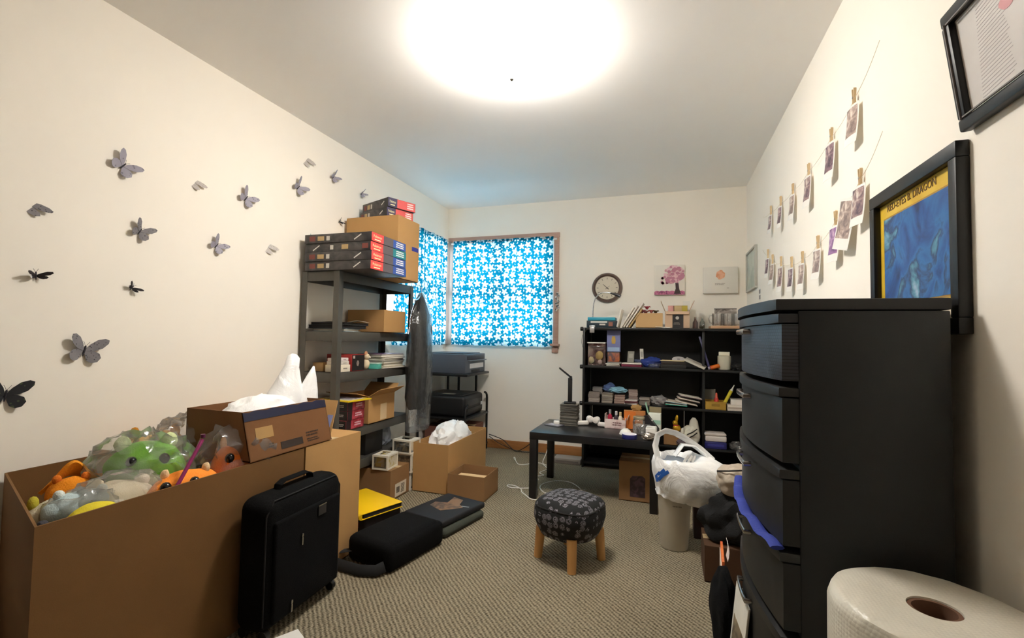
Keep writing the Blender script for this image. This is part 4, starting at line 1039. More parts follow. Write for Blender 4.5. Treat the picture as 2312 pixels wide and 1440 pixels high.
# tower of trading cards carrying the desk lamp: thick strata, each a countable pile
e0 = T('card_stack', 'tall grey tower of stacked loose cards under the desk lamp', 'cards', (-.685, 3.475, z))
r_ = random.Random(11)
g = G(); zz = 0
cs = [M('#5e5b55', .7), M('#77736a', .7), M('#4b4945', .7), M('#8a867c', .7)]
gs = [G() for _ in cs]
while zz < .155:
    h = .0022; gs[r_.randrange(4)].box((r_.uniform(-.004, .004), r_.uniform(-.004, .004), zz+h/2), (.125, .10, h*.92), R=RZ(rad(r_.uniform(-4, 4)))); zz += h
for gg, c in zip(gs, cs):
    o = gg.part('card_layers', c, e0); o['kind'] = 'stuff'
e = T('desk_lamp', 'slim black folding desk lamp standing on the card tower', 'lamp', (-.685, 3.475, z+.1588), rad(8))
G().box((0, 0, .006), (.09, .07, .012), .004).part('base', BLACK, e)
G().box((.0, 0, .10), (.032, .014, .18), .003).part('stem', BLACK, e)
G().cyl((.004, 0, .195), .011, .03, 'y', 14).part('hinge', M('#2a2a2c', .4), e)
R_ = RYm(rad(38))
hd = G().box(Vector((.0, 0, .198))+R_ @ Vector((-.05, 0, .002)), (.115, .032, .010), .003, R=R_).part('lamp_head', BLACK, e)
G().box(Vector((.0, 0, .198))+R_ @ Vector((-.055, 0, -.004)), (.09, .024, .003), R=R_).part('diffuser', M('#b3afa8', .4), e)
WP = M('#efe9e4', .35, var=.02)
for k, (x, y, rz, lb) in enumerate(((-.585, 3.50, 28, 'white curved tube-like gadget next to the card tower'), (-.44, 3.49, 168, 'white curved tube-like gadget, right one of the pair'))):
    e = T('massager', lb, 'gadget', (x, y, z), rad(rz), 'two white curved gadgets')
    g = G(); g.box((-.02, 0, .017), (.12, .034, .034), .012, seg=3); g.part('handle', WP, e)
    g = G(); g.cyl((.05, .0, .045), .024, .055, 'y', 20, bev=.008); g.tube([(.03, 0, .02), (.045, 0, .035), (.05, 0, .05)], .016, n=12); g.part('head', WP, e)
    G().box((-.0805, 0, .017), (.004, .03, .03), .001).part('end_cap', M('#a7a09c', .4), e)
e = T('open_box', 'pink and white open card box of bottles on the table', 'box', (-.345, 3.50, z), rad(-5))
PK = mat_print('pink_white_print', '#ead9d4', '#d4b3b0', 18, .6, .5)
g = G(); g.box((0, 0, .002), (.15, .10, .004))
for s in (-1, 1): g.box((s*.0735, 0, .04), (.003, .10, .08)); g.box((0, s*.0485, .033), (.144, .003, .066))
g.part('box', PK, e); G().box((-.0735, -.01, .088), (.003, .07, .03)).part('flap', PK, e); G().box((.09, .0, .085), (.04, .09, .002), R=RYm(rad(-70))).part('flap', WHITE, e)
g = G(); scribble(g, .08, .03, 2, fr((.02, -.0503, .035), (1, 0, 0), (0, 0, 1)), 5); g.part('lettering', M('#7c5a58', .6), e)
for k, (dx, c, h) in enumerate(((-.045, '#a3203f', .125), (.0, '#3a3440', .115), (.03, '#e9e2d0', .11))):
    e = T('bottle', ('small bottle with crimson body and grey cap in the pink box', 'small dark bottle with pale cap in the pink box', 'small cream bottle in the pink box')[k], 'bottle', (-.345+dx, 3.50, z+.0045), rad(10*k))
    G().lathe([(.001, 0), (.016, .001), (.017, .01), (.017, h*.6), (.010, h*.72), (.008, h*.76)], n=14).part('body', M(c, .25), e)
    G().lathe([(.009, h*.76), (.0095, h*.8), (.009, h), (.001, h)], n=12).part('cap', M(('#9a989c', '#c9c6c8', '#d0b98f')[k], .35), e)
e = T('card_box', 'orange and kraft card box standing behind the glass jar', 'box', (-.215, 3.51, z), rad(4))
G().box((0, 0, .065), (.15, .05, .13), .002).part('box', M('#b8763e', .7), e); G().prism(rect(.08, .125), .0006, fr((-.033, -.0252, .065), (1, 0, 0), (0, 0, 1))).part('orange_panel', M('#d9792f', .5), e)
G().blob((0, 0, .022), (.038, .012, .022), 61, .5, 3, 3).solo('tissue_paper', M('#a5814c', .8), 'crumpled brown paper on top of the orange card box', 'paper', (-.205, 3.51, z+.1306))
e = T('glass_jar', 'clear glass jar of silver pieces with a metal lid on the table', 'jar', (-.175, 3.33, z))
G().lathe([(.034, .0), (.04, .004), (.042, .02), (.042, .085), (.036, .098), (.034, .10)], n=24).part('glass', CLEARBOX, e)
G().lathe([(.001, .002), (.036, .003), (.038, .02), (.037, .06), (.02, .068), (.001, .07)], n=16).part('contents', mat_print('silver_pieces', '#8d857c', '#e6e0da', 70, .5, .3, '#b8a79a'), e)
G().lathe([(.037, .10), (.0385, .102), (.0385, .116), (.036, .119), (.001, .119)], n=24).part('lid', M('#b3a98e', .3, metal=.6), e)
G().blob((0, 0, .035), (.055, .04, .035), 62, .4, 3, 3, .75, True).solo('clear_bag', CLEAR, 'crumpled clear bag right of the glass jar', 'plastic bag', (-.125, 3.30, z))
e = T('bowl', 'small white upturned bowl near the table middle', 'bowl', (-.26, 3.28, z)); G().lathe([(.042, 0), (.041, .006), (.034, .022), (.024, .032), (.018, .034), (.018, .038), (.001, .038)], n=24).part('bowl', WHITE, e); G().lathe([(.043, 0), (.044, .002), (.042, .003)], n=24).part('rim', M('#d9d5cc', .4), e)
e = T('tape_roll', 'dark blue tape roll with white top at the table front', 'tape', (-.225, 3.155, z)); G().lathe([(.024, 0), (.048, 0), (.049, .002), (.049, .026), (.047, .028), (.024, .028)], n=28, cap=False).part('tape', M('#23286e', .4), e); G().lathe([(.0, .0282), (.046, .0282), (.046, .0295), (.0, .0295)], n=28).part('paper_disc', M('#e2dfe6', .5), e)
e = T('white_cube_box', 'small white cube box at the right end of the table', 'box', (-.09, 3.235, z), rad(-6)); G().box((0, 0, .035), (.066, .066, .07), .006, seg=3).part('box', WHITE, e); G().box((0, 0, .0715), (.06, .06, .003), .001).part('lid', M('#dcd9d2', .6), e)
G().blob((0, 0, .022), (.05, .03, .022), 66, .5, 3.5, 3, .7, True).solo('foil_scrap', M('#8a8076', .25, metal=.5), 'crumpled silver wrapper in front of the white cube box', 'wrapper', (-.095, 3.15, z))
e = T('tape_dispenser', 'black tape dispenser with white label behind the cube box', 'dispenser', (-.10, 3.42, z), rad(-12))
g = G(); g.prism([(-.05, 0), (.055, 0), (.055, .03), (.03, .06), (-.02, .12), (-.05, .11)], .04, fr((0, .02, 0), (1, 0, 0), (0, 0, 1))); g.part('body', M('#242225', .4), e)
G().box((-.005, -.0, .098), (.05, .03, .004), R=RYm(rad(48))).part('white_label', WHITE, e)
e = T('carton_box', 'mint green and white open card box at the table corner', 'box', (-.005-.07, 3.52, z), rad(-4))
MINT = M('#a9d3bd', .5)
G().box((0, 0, .06), (.085, .07, .12), .002).part('box', M('#e3e6dc', .5), e); G().box((0, -.0356, .062), (.086, .001, .03)).part('green_band', MINT, e); G().box((-.0436, 0, .06), (.001, .068, .12)).part('side_panel', MINT, e); G().box((-.055, 0, .155), (.002, .068, .075), R=RYm(rad(-14))).part('flap', MINT, e); G().box((0, .038, .14), (.083, .002, .04)).part('flap', M('#8a7a5c', .7), e)
G().prism(rect(.014, .014), .0005, fr((-.015, -.0362, .035), (1, 0, 0), (0, 0, 1))).part('printed_mark', M('#6a8c86', .5), e)

# =================================================================== BLACK BOOKCASE
BX0, BX1, BYF, BYB = -.685, .63, 4.015, 4.365
BLV = [1.196, .868, .553, .245]
e = T('bookcase', 'wide low black bookcase against the back wall', 'bookcase', (0, 0, 0))
w_ = BX1-BX0; yc = (BYF+BYB)/2; d_ = BYB-BYF
for x in (BX0+.009, BX1-.009): G().box((x, yc, .598), (.018, d_, 1.196), .002).part('side_panel', BLACKWOOD, e)
G().box((.287, yc+.01, .60), (.018, d_-.03, 1.17), .001).part('divider', BLACKWOOD, e)
for z in BLV+[.05]: G().box(((BX0+BX1)/2, yc, z-.010), (w_-.0362 if z < 1.1 else w_+.01, d_-.004, .02), .002).part('shelf', BLACKWOOD, e)
G().box(((BX0+BX1)/2, BYB-.004, .6), (w_-.04, .006, 1.16)).part('back_panel', M('#0c0c0d', .6), e)
for z in (1.196, .868, .553): G().cyl((BX0-.012, BYF+.02, z-.012), .018, .026, 'x', 18, bev=.004).part('peg', M('#161617', .4), e)
for x in (-.60, .14): G().tube([(x, BYF+.012, .27), (x, BYF+.012, .53)], .003, n=6).part('rod', CHROME, e)
# ---- on top
z = BLV[0]+.0008
e = T('device_box', 'dark storage box with a turquoise lid at the left end of the bookcase top', 'box', (-.53, 4.10, z), rad(1))
G().box((0, 0, .03), (.25, .17, .06), .003).part('box', M('#22343f', .5), e); G().box((0, 0, .075), (.235, .165, .028), .004).part('lid', M('#2f9fb8', .4), e)
for x, ww, hh, c, zz in ((-.02, .14, .014, '#d9d5cc', .047), (.01, .05, .014, '#cfcac0', .026), (.08, .035, .035, '#8f5a48', .03)): G().prism(rect(ww, hh), .0006, fr((x, -.0852, zz), (1, 0, 0), (0, 0, 1))).part('sticker', M(c, .5), e)
e = T('clip_lamp', 'chrome gooseneck clip lamp arching in front of the clock', 'lamp', (-.605, 4.035, BLV[0]))
G().box((0, -.0, .010), (.05, .05, .016), .004).part('clip', M('#bdbdbd', .3, metal=.6), e); G().box((0, -.026, -.02), (.04, .008, .05), .002).part('clip', M('#bdbdbd', .3, metal=.6), e)
pts = [(0, 0, .015), (.002, 0, .08), (.004, 0, .15), (.008, 0, .205), (.022, 0, .255), (.05, 0, .29), (.085, 0, .305), (.12, .0, .305), (.155, 0, .297)]
G().tube(pts, .0048, n=10).part('gooseneck', CHROME, e)
G().tube([(.15, 0, .298), (.18, 0, .290), (.215, -.005, .278), (.235, -.008, .268)], lambda u: .006+.009*min(1, u*1.6)*(1 if u < .9 else .8), n=14).part('lamp_head', M('#4b4a4c', .3, metal=.6), e)
G().tube([(-.02, -.01, .01), (-.05, -.02, -.02), (-.085, -.02, -.07), (-.09, -.02, -.13), (-.075, -.02, -.19)], .0016, n=5).part('cable', M('#4a4d3a', .6), e)
for k, (x, a, w, h, c, lb) in enumerate(((-.395, 12, .20, .16, '#ebe5da', 'white envelope leaning leftmost in the row on the bookcase top'), (-.362, 31, .20, .20, '#e6dfd2', 'white folder leaning second in the row'), (-.342, 32, .21, .215, '#ddd3c6', 'cream padded envelope leaning in the middle of the row'), (-.321, 33, .20, .25, '#e8e1d8', 'tallest white padded envelope leaning in the row'), (-.300, 34, .19, .19, '#c4a878', 'brown envelope leaning against the small carton'))):
    t_ = .013
    e = T('envelope', lb, 'envelope', (x, 4.10+.004*k, z), group='leaning envelopes on the bookcase top', rot=(0, rad(a), 0))
    G().box((0, 0, h/2+.0045), (t_, w, h), .004).part('envelope', M(c, .7), e)
    G().box((-t_/2-.0004, 0, h*.8), (.0006, w-.008, h*.3)).part('flap', M(c, .75, var=.15), e)
e = carton('carton', 'small tan carton with rounded corners holding pink crepe flowers', (-.135, 4.12, z), (.215, .18, .125), mat=CARD_L)
for k in range(5):
    x = (-.19, -.155, -.12, -.165, -.085)[k]; y = 4.09+.02*(k % 3)
    e = T('paper_flower', ('pink crepe flower at the left of the small carton', 'large red-pink crepe flower standing highest in the carton', 'coral crepe flower in the middle of the carton', 'dull rose crepe flower at the back of the carton', 'olive brown crepe leaf bunch at the right of the carton')[k], 'paper flower', (x, y, z+.062))
    c = ('#c9707c', '#c24f5e', '#d47f78', '#a8605c', '#6b5a3c')[k]; hz = (.085, .115, .085, .075, .08)[k]
    G().tube([(0, 0, -.056), (0, 0, hz-.01)], .002, n=5).part('stem', M('#5a6a3a', .8), e)
    for q in range(6):
        a = q*pi/3+k
        G().sheet(4, 4, lambda u, v: Vector((cos(a)*(.004+.024*u)-sin(a)*(v-.5)*.022*(1-u*.4), sin(a)*(.004+.024*u)+cos(a)*(v-.5)*.022*(1-u*.4), hz-.012+.02*sin(u*2.2)+.004*sin(v*9))), .0008).part('petal', M(c, .8), e)
e = carton('carton', 'open pinkish carton with a black centre stripe on the bookcase top', (.087, 4.12, z), (.19, .17, .14), mat=mat_cardboard('pinkish_cardboard', '#c9ab90'), flaps=(('x', 22, .095), ('X', 24, .095), ('y', 150, .03)))
G().prism(rect(.085, .132), .0006, fr((.005, -.0854, .067), (1, 0, 0), (0, 0, 1))).part('black_stripe', M('#211d1f', .5), e)
G().prism([(.014*cos(k*pi/6), .014*sin(k*pi/6)) for k in range(12)], .0005, fr((.0, -.0862, .085), (1, 0, 0), (0, 0, 1))).part('printed_disc', M('#bdb6ae', .5), e)
g = G(); scribble(g, .06, .02, 2, fr((.0, -.0862, .04), (1, 0, 0), (0, 0, 1)), 2); g.part('lettering', M('#8a827c', .5), e)
for k, (x, c, w) in enumerate(((.04, '#d39a92', .055), (.09, '#c2a878', .075), (.145, '#b9a53c', .05))):
    e = T('small_box', ('pink box standing in the pinkish carton', 'tan box standing in the middle of the pinkish carton', 'olive yellow box at the right in the pinkish carton')[k], 'box', (x, 4.13, z+.0048)); G().box((0, 0, .09), (w*.9, .10, .18), .002).part('box', M(c, .6), e); G().box((0, 0, .182), (w*.92, .102, .006), .001).part('lid', M(c, .5, var=.2), e)
e = T('folded_card', 'white card standing upright behind the open pinkish carton', 'card', (.165, 4.235, z)); G().box((0, 0, .12), (.055, .003, .24)).part('panel', WHITE, e); G().box((0, .02, .12), (.055, .003, .24), R=RXm(rad(8))).part('panel', WHITE, e)
G().box((0, 0, .004), (.12, .06, .006), .002, R=RYm(rad(3))).solo('paper_card', PAPER, 'white card lying in front of the two small cartons', 'paper', (-.02, 4.045, z+.003), rad(-12))
for k, (x, c, lb) in enumerate(((.235, '#c48a7a', 'faint pink glass bottle on the bookcase top'), (.29, '#9fae8c', 'faint green glass bottle on the bookcase top'))):
    e = T('glass_bottle', lb, 'bottle', (x, 4.22, z)); G().lathe([(.001, 0), (.02, .001), (.021, .01), (.021, .055), (.009, .075), (.008, .09)], n=18).part('glass', mat_clear('tinted_glass_%d' % k, tint=c, milky=.25, bump=0), e); G().cyl((0, 0, .095), .0095, .012, n=12).part('cap', M('#b7b2a8', .4), e)
e = T('tripod_clamp', 'small black clamp at the front edge of the bookcase top', 'clamp', (.275, 4.04, z)); G().blob((0, 0, .013), (.022, .016, .013), 71, .4, 3, 2, .85).part('jaw', M('#3a362c', .5), e); G().tube([(.0, 0, .02), (.015, 0, .034)], .004, n=6).part('screw', CHROME, e)
e = T('board', 'pale wooden board at the right end of the bookcase top', 'board', (.455, 4.14, z)); G().box((0, 0, .012), (.23, .2, .024), .003).part('board', mat_wood('pale_board', '#c29a72', '#d8b48c', (4, 30, 30)), e); G().box((0, -.1004, .012), (.22, .001, .012)).part('edge_band', M('#c99c78', .6), e)
e = T('print_photo', 'dark grey photograph standing behind the glass mugs', 'photo', (.47, 4.215, z+.0245), rot=(rad(-8), 0, 0)); G().box((0, 0, .075), (.17, .003, .14)).part('sheet', mat_print('grey_photo', '#5c534f', '#a59a92', 18, .5, .4, '#cfc6bc'), e); G().box((0, 0, .148), (.172, .006, .006)).part('edge', M('#3a3432', .5), e)
def mug(label, x, y):
    e = T('glass_mug', label, 'mug', (x, y, z+.0245), rad(200), 'three glass mugs on the board')
    G().lathe([(.0, .0), (.034, .001), (.038, .006), (.040, .10), (.0375, .10), (.0355, .012), (.0, .010)], n=24, cap=False).part('cup', mat_clear('mug_glass', gloss=.35, rough=.04, milky=.12, bump=0), e)
    G().tube([(.038, 0, .085), (.062, 0, .082), (.07, 0, .055), (.06, 0, .025), (.038, 0, .02)], .005, n=8).part('handle', mat_clear('mug_glass2', gloss=.35, rough=.04, milky=.2, bump=0), e)
mug('glass mug leftmost on the pale board', .395, 4.115); mug('glass mug in the middle of the pale board', .475, 4.12); mug('glass mug nearest the drawer tower on the pale board', .55, 4.115)
# ---- first shelf
z = BLV[1]+.0006
e = T('toy_package', 'clear fronted toy package with small yellowish figures at the left end', 'toy package', (-.575, 4.085, z))
G().box((0, .04, .095), (.15, .06, .19), .002).part('backing_box', mat_print('package_print', '#6b4348', '#c09a94', 14, .5, .4, '#d8c3b8'), e)
G().box((0, -.01, .085), (.146, .04, .17), .004).part('clear_front', CLEARBOX, e)
for k, (x, zz, s, c) in enumerate(((.025, .085, .034, '#b59a5c'), (-.045, .045, .026, '#d9c8a0'), (.03, .03, .02, '#e2c9c4'))): G().blob((x, -.006, zz), (s, .012, s*1.2), k+3, .15, 2, 2).part('figure', M(c, .6), e)
G().box((0, .01, .196), (.155, .10, .010), .002).part('top_lip', WHITE, e)
e = T('card_box', 'orange and brown card box under the lavender box', 'box', (-.43, 4.11, z+.036)); G().box((0, 0, .04), (.10, .07, .08), .002).part('box', mat_print('orange_brown_print', '#5a4a50', '#b5643c', 16, .5, .5, '#a58a4c'), e); G().box((0, 0, .0815), (.102, .072, .003)).part('lid', M('#6b5f52', .5), e)
e = T('card_box', 'tall lavender blue card box standing upright beside the toy package', 'box', (-.432, 4.12, z+.1206), rad(2)); G().box((0, 0, .093), (.115, .05, .186), .003).part('box', M('#7f86b8', .45), e)
G().prism([(-.014, -.03), (.014, -.03), (.018, 0), (.012, .035), (-.012, .035), (-.018, 0)], .0006, fr((0, -.0252, .10), (1, 0, 0), (0, 0, 1))).part('yellow_print', M('#c9a24e', .5), e)
G().prism(rect(.10, .035), .0006, fr((0, -.0252, .022), (1, 0, 0), (0, 0, 1))).part('pale_print', M('#9db8d8', .5), e)
def flat_stack(label, x, y, zz, w, l, layers, rz=0, name='card_pile', cat='papers', seed=1):
    e = T(name, label, cat, (x, y, zz), rad(rz)); r = random.Random(seed); q = 0
    for h, c in layers:
        G().box((r.uniform(-.006, .006), r.uniform(-.006, .006), q+h/2), (w*r.uniform(.9, 1), l*r.uniform(.9, 1), h*.96), .001, R=RZ(rad(r.uniform(-9, 9)))).part('layer', M(c, .6), e); q += h
    return e
flat_stack('little pile of white and grey wallets below the orange and brown box', -.43, 4.10, z, .12, .09, ((.012, '#b9b4aa'), (.010, '#d9d2c6'), (.013, '#8d8a86')), 3, seed=3)
flat_stack('burgundy book with white leaflets on it on the top bookcase shelf', -.275, 4.10, z, .17, .12, ((.022, '#7a2440'), (.004, '#ece6da'), (.006, '#dcd5c8')), -8, seed=5)
for k, (x, w, h, c, a) in enumerate(((-.29, .055, .095, '#8d8c80', -8), (-.195, .03, .12, '#d5d0c4', 12))):
    e = T('card', ('grey card propped up on the white leaflets', 'narrow white card standing right of the grey card')[k], 'card', (x, 4.13, z+.0335), rot=(rad(-14), 0, rad(a))); G().box((0, 0, h/2+.002), (w, .004, h)).part('card', M(c, .6), e); G().prism(rect(w*.6, h*.4), .0004, fr((0, -.0021, h*.6), (1, 0, 0), (0, 0, 1))).part('print_area', M('#a8a398', .6), e)
G().blob((0, 0, .04), (.085, .06, .042), 81, .35, 2.6, 3, .8, True).solo('plastic_bag', mat_bagplastic('blue_bag', '#3a50a8'), 'blue plastic pouch in the middle of the top bookcase shelf', 'plastic bag', (-.115, 4.10, z))
G().blob((0, 0, .018), (.05, .035, .02), 82, .4, 3, 3, .8, True).solo('foil_scrap', CLEAR, 'clear crumpled wrapper in front of the blue pouch', 'wrapper', (-.085, 4.045, z))
flat_stack('tilted pile of printed sleeves left of the blue pouch', -.20, 4.14, z, .10, .10, ((.02, '#5a6076'), (.02, '#b9bcc9'), (.02, '#4a5270')), 20, seed=9)
flat_stack('dark brown case with a cream edged tray on the top bookcase shelf', .06, 4.10, z, .20, .15, ((.03, '#1c1a19'), (.028, '#231a16'), (.006, '#d9c49a')), 0, seed=7)
e = T('disc_spindle', 'white disc lying on the dark brown case', 'disc', (.10, 4.12, z+.067), rot=(rad(24), 0, 0)); G().cyl((0, 0, .004), .052, .004, n=28).part('disc', M('#d5cfd0', .35), e); G().cyl((0, 0, .0065), .012, .003, n=16).part('hub', M('#9a9496', .3), e)
e = T('envelope', 'white padded envelope sliding down beside the divider', 'envelope', (.21, 4.07, z+.005), rot=(rad(8), rad(24), rad(-10))); G().box((0, 0, .045), (.17, .12, .012), .004).part('envelope', M('#d3ccc0', .6), e); G().box((.02, 0, .0515), (.08, .05, .001)).part('address_label', M('#b8b0a4', .5), e)
e = T('ruler', 'dark violet stick leaning against the divider', 'ruler', (.335, 4.055, z), rot=(rad(-6), rad(-16), 0)); G().box((0, 0, .14), (.016, .006, .27), .002).part('blade', M('#3f3d66', .45), e); G().box((0, 0, .012), (.02, .009, .02), .002).part('end_cap', M('#a5a0b4', .4), e)
e = T('pill_bottle', 'orange pill bottle lying beside the white jar', 'bottle', (.36, 4.05, z+.0185), rot=(0, rad(72), rad(12))); G().cyl((0, 0, .02), .017, .055, n=18, bev=.002).part('body', M('#d06a1e', .3), e); G().cyl((0, 0, -.014), .018, .016, n=18, bev=.002).part('cap', M('#c8581a', .4), e)
e = T('jar', 'white plastic jar with a card on top at the right of the top shelf', 'jar', (.445, 4.09, z)); G().lathe([(.001, 0), (.046, .001), (.05, .008), (.05, .108), (.046, .112), (.001, .112)], n=28).part('body', M('#cbc6b2', .45, var=.03), e); G().box((0, 0, .128), (.08, .05, .03), .003, R=RZ(rad(-8))).part('lid', M('#e6e1cc', .5), e)
G().blob((0, 0, .028), (.04, .03, .028), 83, .5, 3, 3, .85, True).solo('hair_clip', M('#151517', .5), 'black crumpled clip in front of the white jar', 'clip', (.53, 4.05, z))
# ---- second shelf: packs of cards
z = BLV[2]+.0006
def card_row(label, x, y, w, l, h, c1, c2, rz=0, seed=1):
    """box of upright cards: thin tray and its cards as one pile"""
    e = T('card_pile', label, 'cards', (x, y, z), rad(rz)); r = random.Random(seed)
    n = int(h/.0075)
    for k in range(n): G().box((r.uniform(-.003, .003), r.uniform(-.003, .003), (k+.5)*h/n), (w, l, h/n*.9), .0008, R=RZ(rad(r.uniform(-3, 3)))).part('card_layer', M(c1 if r.random() < .6 else c2, .6), e)
    return e
card_row('grey-brown pile of cards at the left end of the second shelf', -.59, 4.08, .095, .08, .085, '#8a7f79', '#b3a8a0', 4, 1)
card_row('taller grey pile of cards behind the leftmost pile', -.575, 4.19, .085, .08, .12, '#6f6a68', '#8a8480', 0, 2)
card_row('grey-brown pile of cards, second from the left end', -.475, 4.09, .09, .085, .085, '#847a70', '#aaa093', -3, 3)
card_row('pinkish brown pile of cards under the turquoise cloth', -.375, 4.09, .085, .085, .072, '#8f7468', '#b39a8e', 2, 4)
G().blob((0, 0, .022), (.075, .055, .026), 84, .4, 2.5, 3, .8).solo('cloth', M('#86b7cc', .85), 'pale turquoise cloth heaped on the card piles', 'cloth', (-.39, 4.10, z+.0855))
G().blob((0, 0, .03), (.06, .05, .04), 85, .35, 2.5, 3, .8).solo('cloth', M('#4b5f8c', .85), 'slate blue cloth behind the turquoise one', 'cloth', (-.47, 4.17, z+.0865))
flat_stack('flat dark red and white cases right of the card piles', -.275, 4.08, z, .11, .10, ((.012, '#e0d9d4'), (.016, '#5c2a2e'), (.006, '#d2c8c2')), 0, seed=12)
card_row('pinkish pile of cards standing on nothing but the shelf behind the flat cases', -.27, 4.19, .075, .07, .11, '#a58f88', '#c2b0a8', 3, 6)
card_row('low grey pile of cards in the middle of the second shelf', -.165, 4.09, .085, .07, .06, '#8a7f76', '#b8aea4', -6, 7)
G().blob((0, 0, .035), (.07, .05, .045), 86, .35, 2.8, 3, .75, True).solo('plastic_bag', mat_bagplastic('grey_bag', '#a19c9a'), 'grey plastic bag heaped in the middle of the second shelf', 'plastic bag', (-.055, 4.10, z))
for k, (x, zz, c, a, lb) in enumerate(((.085, 0, '#2f9a86', 4, 'teal folder lowest among the slanting folders'), (.08, .019, '#8fa9b3', 10, 'grey-blue folder slanting above the teal one'), (.155, .02, '#d8cbbb', 20, 'cream card folder slanting down to the divider'), (.17, .045, '#c4b2a6', 18, 'beige card folder on top of the slanting heap'), (.185, .068, '#8d7a78', 16, 'mauve card folder topmost beside the divider'))):
    e = T('folder', lb, 'folder', (x, 4.11, z+zz+.001), rot=(0, rad(a*.55), rad(-5+3*k)), group='slanting folders on the second shelf'); G().box((0, 0, .014), (.17, .15, .006), .0015).part('cover', M(c, .6), e); G().box((0, 0, .019), (.16, .145, .003)).part('pages', PAPER, e)
e = T('tray', 'ochre open tray at the right of the second shelf', 'tray', (.375, 4.09, z))
OC = M('#a8822a', .6)
g = G(); g.box((0, 0, .002), (.15, .14, .004))
for s in (-1, 1): g.box((s*.0735, 0, .033), (.003, .14, .062)); g.box((0, s*.0685, .033), (.144, .003, .062))
g.part('tray', OC, e); G().box((0, -.0702, .036), (.06, .0008, .02)).part('tray_label', M('#8f6c20', .6), e)
e = T('marker', 'red capped bottle standing in the ochre tray', 'bottle', (.385, 4.075, z+.0045)); G().lathe([(.001, 0), (.018, .001), (.018, .07), (.012, .085)], n=14).part('body', M('#c93b34', .4), e); G().lathe([(.010, .085), (.007, .12), (.001, .125)], n=12).part('nozzle', M('#e8705c', .4), e)
e = T('marker', 'yellow tube leaning out of the ochre tray', 'tube', (.42, 4.06, z+.0045), rot=(0, rad(26), 0)); G().cyl((0, 0, .085), .013, .16, n=12).part('body', M('#d2c02c', .4), e); G().lathe([(.012, .165), (.006, .185), (.003, .215)], n=10).part('cap', M('#d9d7cc', .4), e)
e = T('small_box', 'grey box behind the ochre tray next to the divider', 'box', (.345, 4.21, z)); G().box((0, 0, .07), (.085, .07, .14), .003).part('box', M('#6e6a5e', .6), e); G().box((0, 0, .1425), (.088, .073, .005), .001).part('lid', M('#7a7568', .6), e)
e = T('small_box', 'lower white box at the far right of the second shelf', 'box', (.525, 4.08, z)); G().box((0, 0, .022), (.13, .12, .044), .002).part('box', M('#d9cfc4', .6), e); G().box((0, -.0602, .022), (.12, .0006, .012)).part('edge_band', M('#b3a598', .6), e)
e = T('small_box', 'upper white box at the far right of the second shelf', 'box', (.535, 4.09, z+.0446), rad(-4)); G().box((0, 0, .02), (.09, .10, .04), .002).part('box', M('#e3dbd2', .6), e); G().box((0, 0, .041), (.092, .102, .003)).part('lid', M('#d0c6bb', .6), e)
# ---- third shelf
z = BLV[3]+.0006
carton('carton', 'low brown carton carrying the gold bunny on the lower bookcase shelf', (.085, 4.11, z), (.20, .16, .10), mat=CARD_D, closed=True)
e = T('bunny_figurine', 'golden foil rabbit with red ribbon between the mint box and striped bag', 'figurine', (.085, 4.065, z+.105), rad(200))
GO = M('#d9a92c', .28, metal=.6)
g = G(); g.blob((0, 0, .03), (.032, .026, .032), 91, .05, 2, 3); g.blob((.012, 0, .072), (.022, .019, .022), 92, .04, 2, 3); g.part('body', GO, e)
for s in (-1, 1): G().lathe([(.008, 0), (.0095, .02), (.007, .04), (.001, .052)], (.004, s*.009, .086), 10, R=RYm(rad(-10))).part('ear', GO, e)
G().lathe([(.021, 0), (.024, .004), (.021, .009)], (.006, 0, .048), 16, cap=False).part('ribbon', M('#a8222a', .5), e)
for s in (-1, 1): G().blob((.029, s*.009, .078), (.003, .003, .004), 1, 0, 1, 1).part('eye', INK, e)
e = T('tote_bag', 'white bag with two black stripes heaped on the lower bookcase shelf', 'bag', (.185, 4.075, z), rad(-10))
g = G(); g.blob((0, 0, .075), (.075, .06, .085), 93, .22, 2, 4, .85); g.lathe([(.05, .08), (.04, .15), (.03, .20), (.012, .225)], (.03, .015, 0), 14, 1, .7); g.part('body', M('#d8d3c4', .8), e)
for k in (0, 1): G().tube([(-.07, -.045, .04+.03*k), (-.02, -.062, .062+.03*k), (.03, -.060, .09+.03*k), (.062, -.04, .115+.03*k)], .003, n=6, flat=(.0016, .005)).part('stripe', INK, e)
G().blob((0, 0, .03), (.05, .04, .03), 94, .4, 3, 3, .85).solo('pouch', M('#5c4d52', .8), 'dull mauve pouch in front of the striped white bag', 'pouch', (.13, 4.03, z+.0))
e = T('tissue_pack', 'dark blue pack at the right of the lower bookcase shelf', 'pack', (.375, 4.075, z)); G().box((0, 0, .028), (.16, .12, .056), .008, seg=3).part('pack', M('#25266a', .35), e); G().box((0, -.0605, .03), (.12, .001, .02)).part('printed_band', M('#3a3c8c', .4), e)
e = T('folded_cloth', 'white folded pack on top of the dark blue pack', 'cloth', (.375, 4.075, z+.0566), rad(3)); G().box((0, 0, .022), (.155, .115, .044), .010, seg=3).part('lower_fold', M('#d8d0cc', .8), e); G().box((-.004, 0, .055), (.16, .115, .022), .009, seg=3).part('upper_fold', M('#cfc4bd', .8), e)
G().blob((0, 0, .03), (.05, .04, .035), 95, .4, 3, 3, .85, True).solo('clear_bag', CLEAR, 'clear wrapper right of the dark blue pack', 'plastic bag', (.53, 4.06, z))
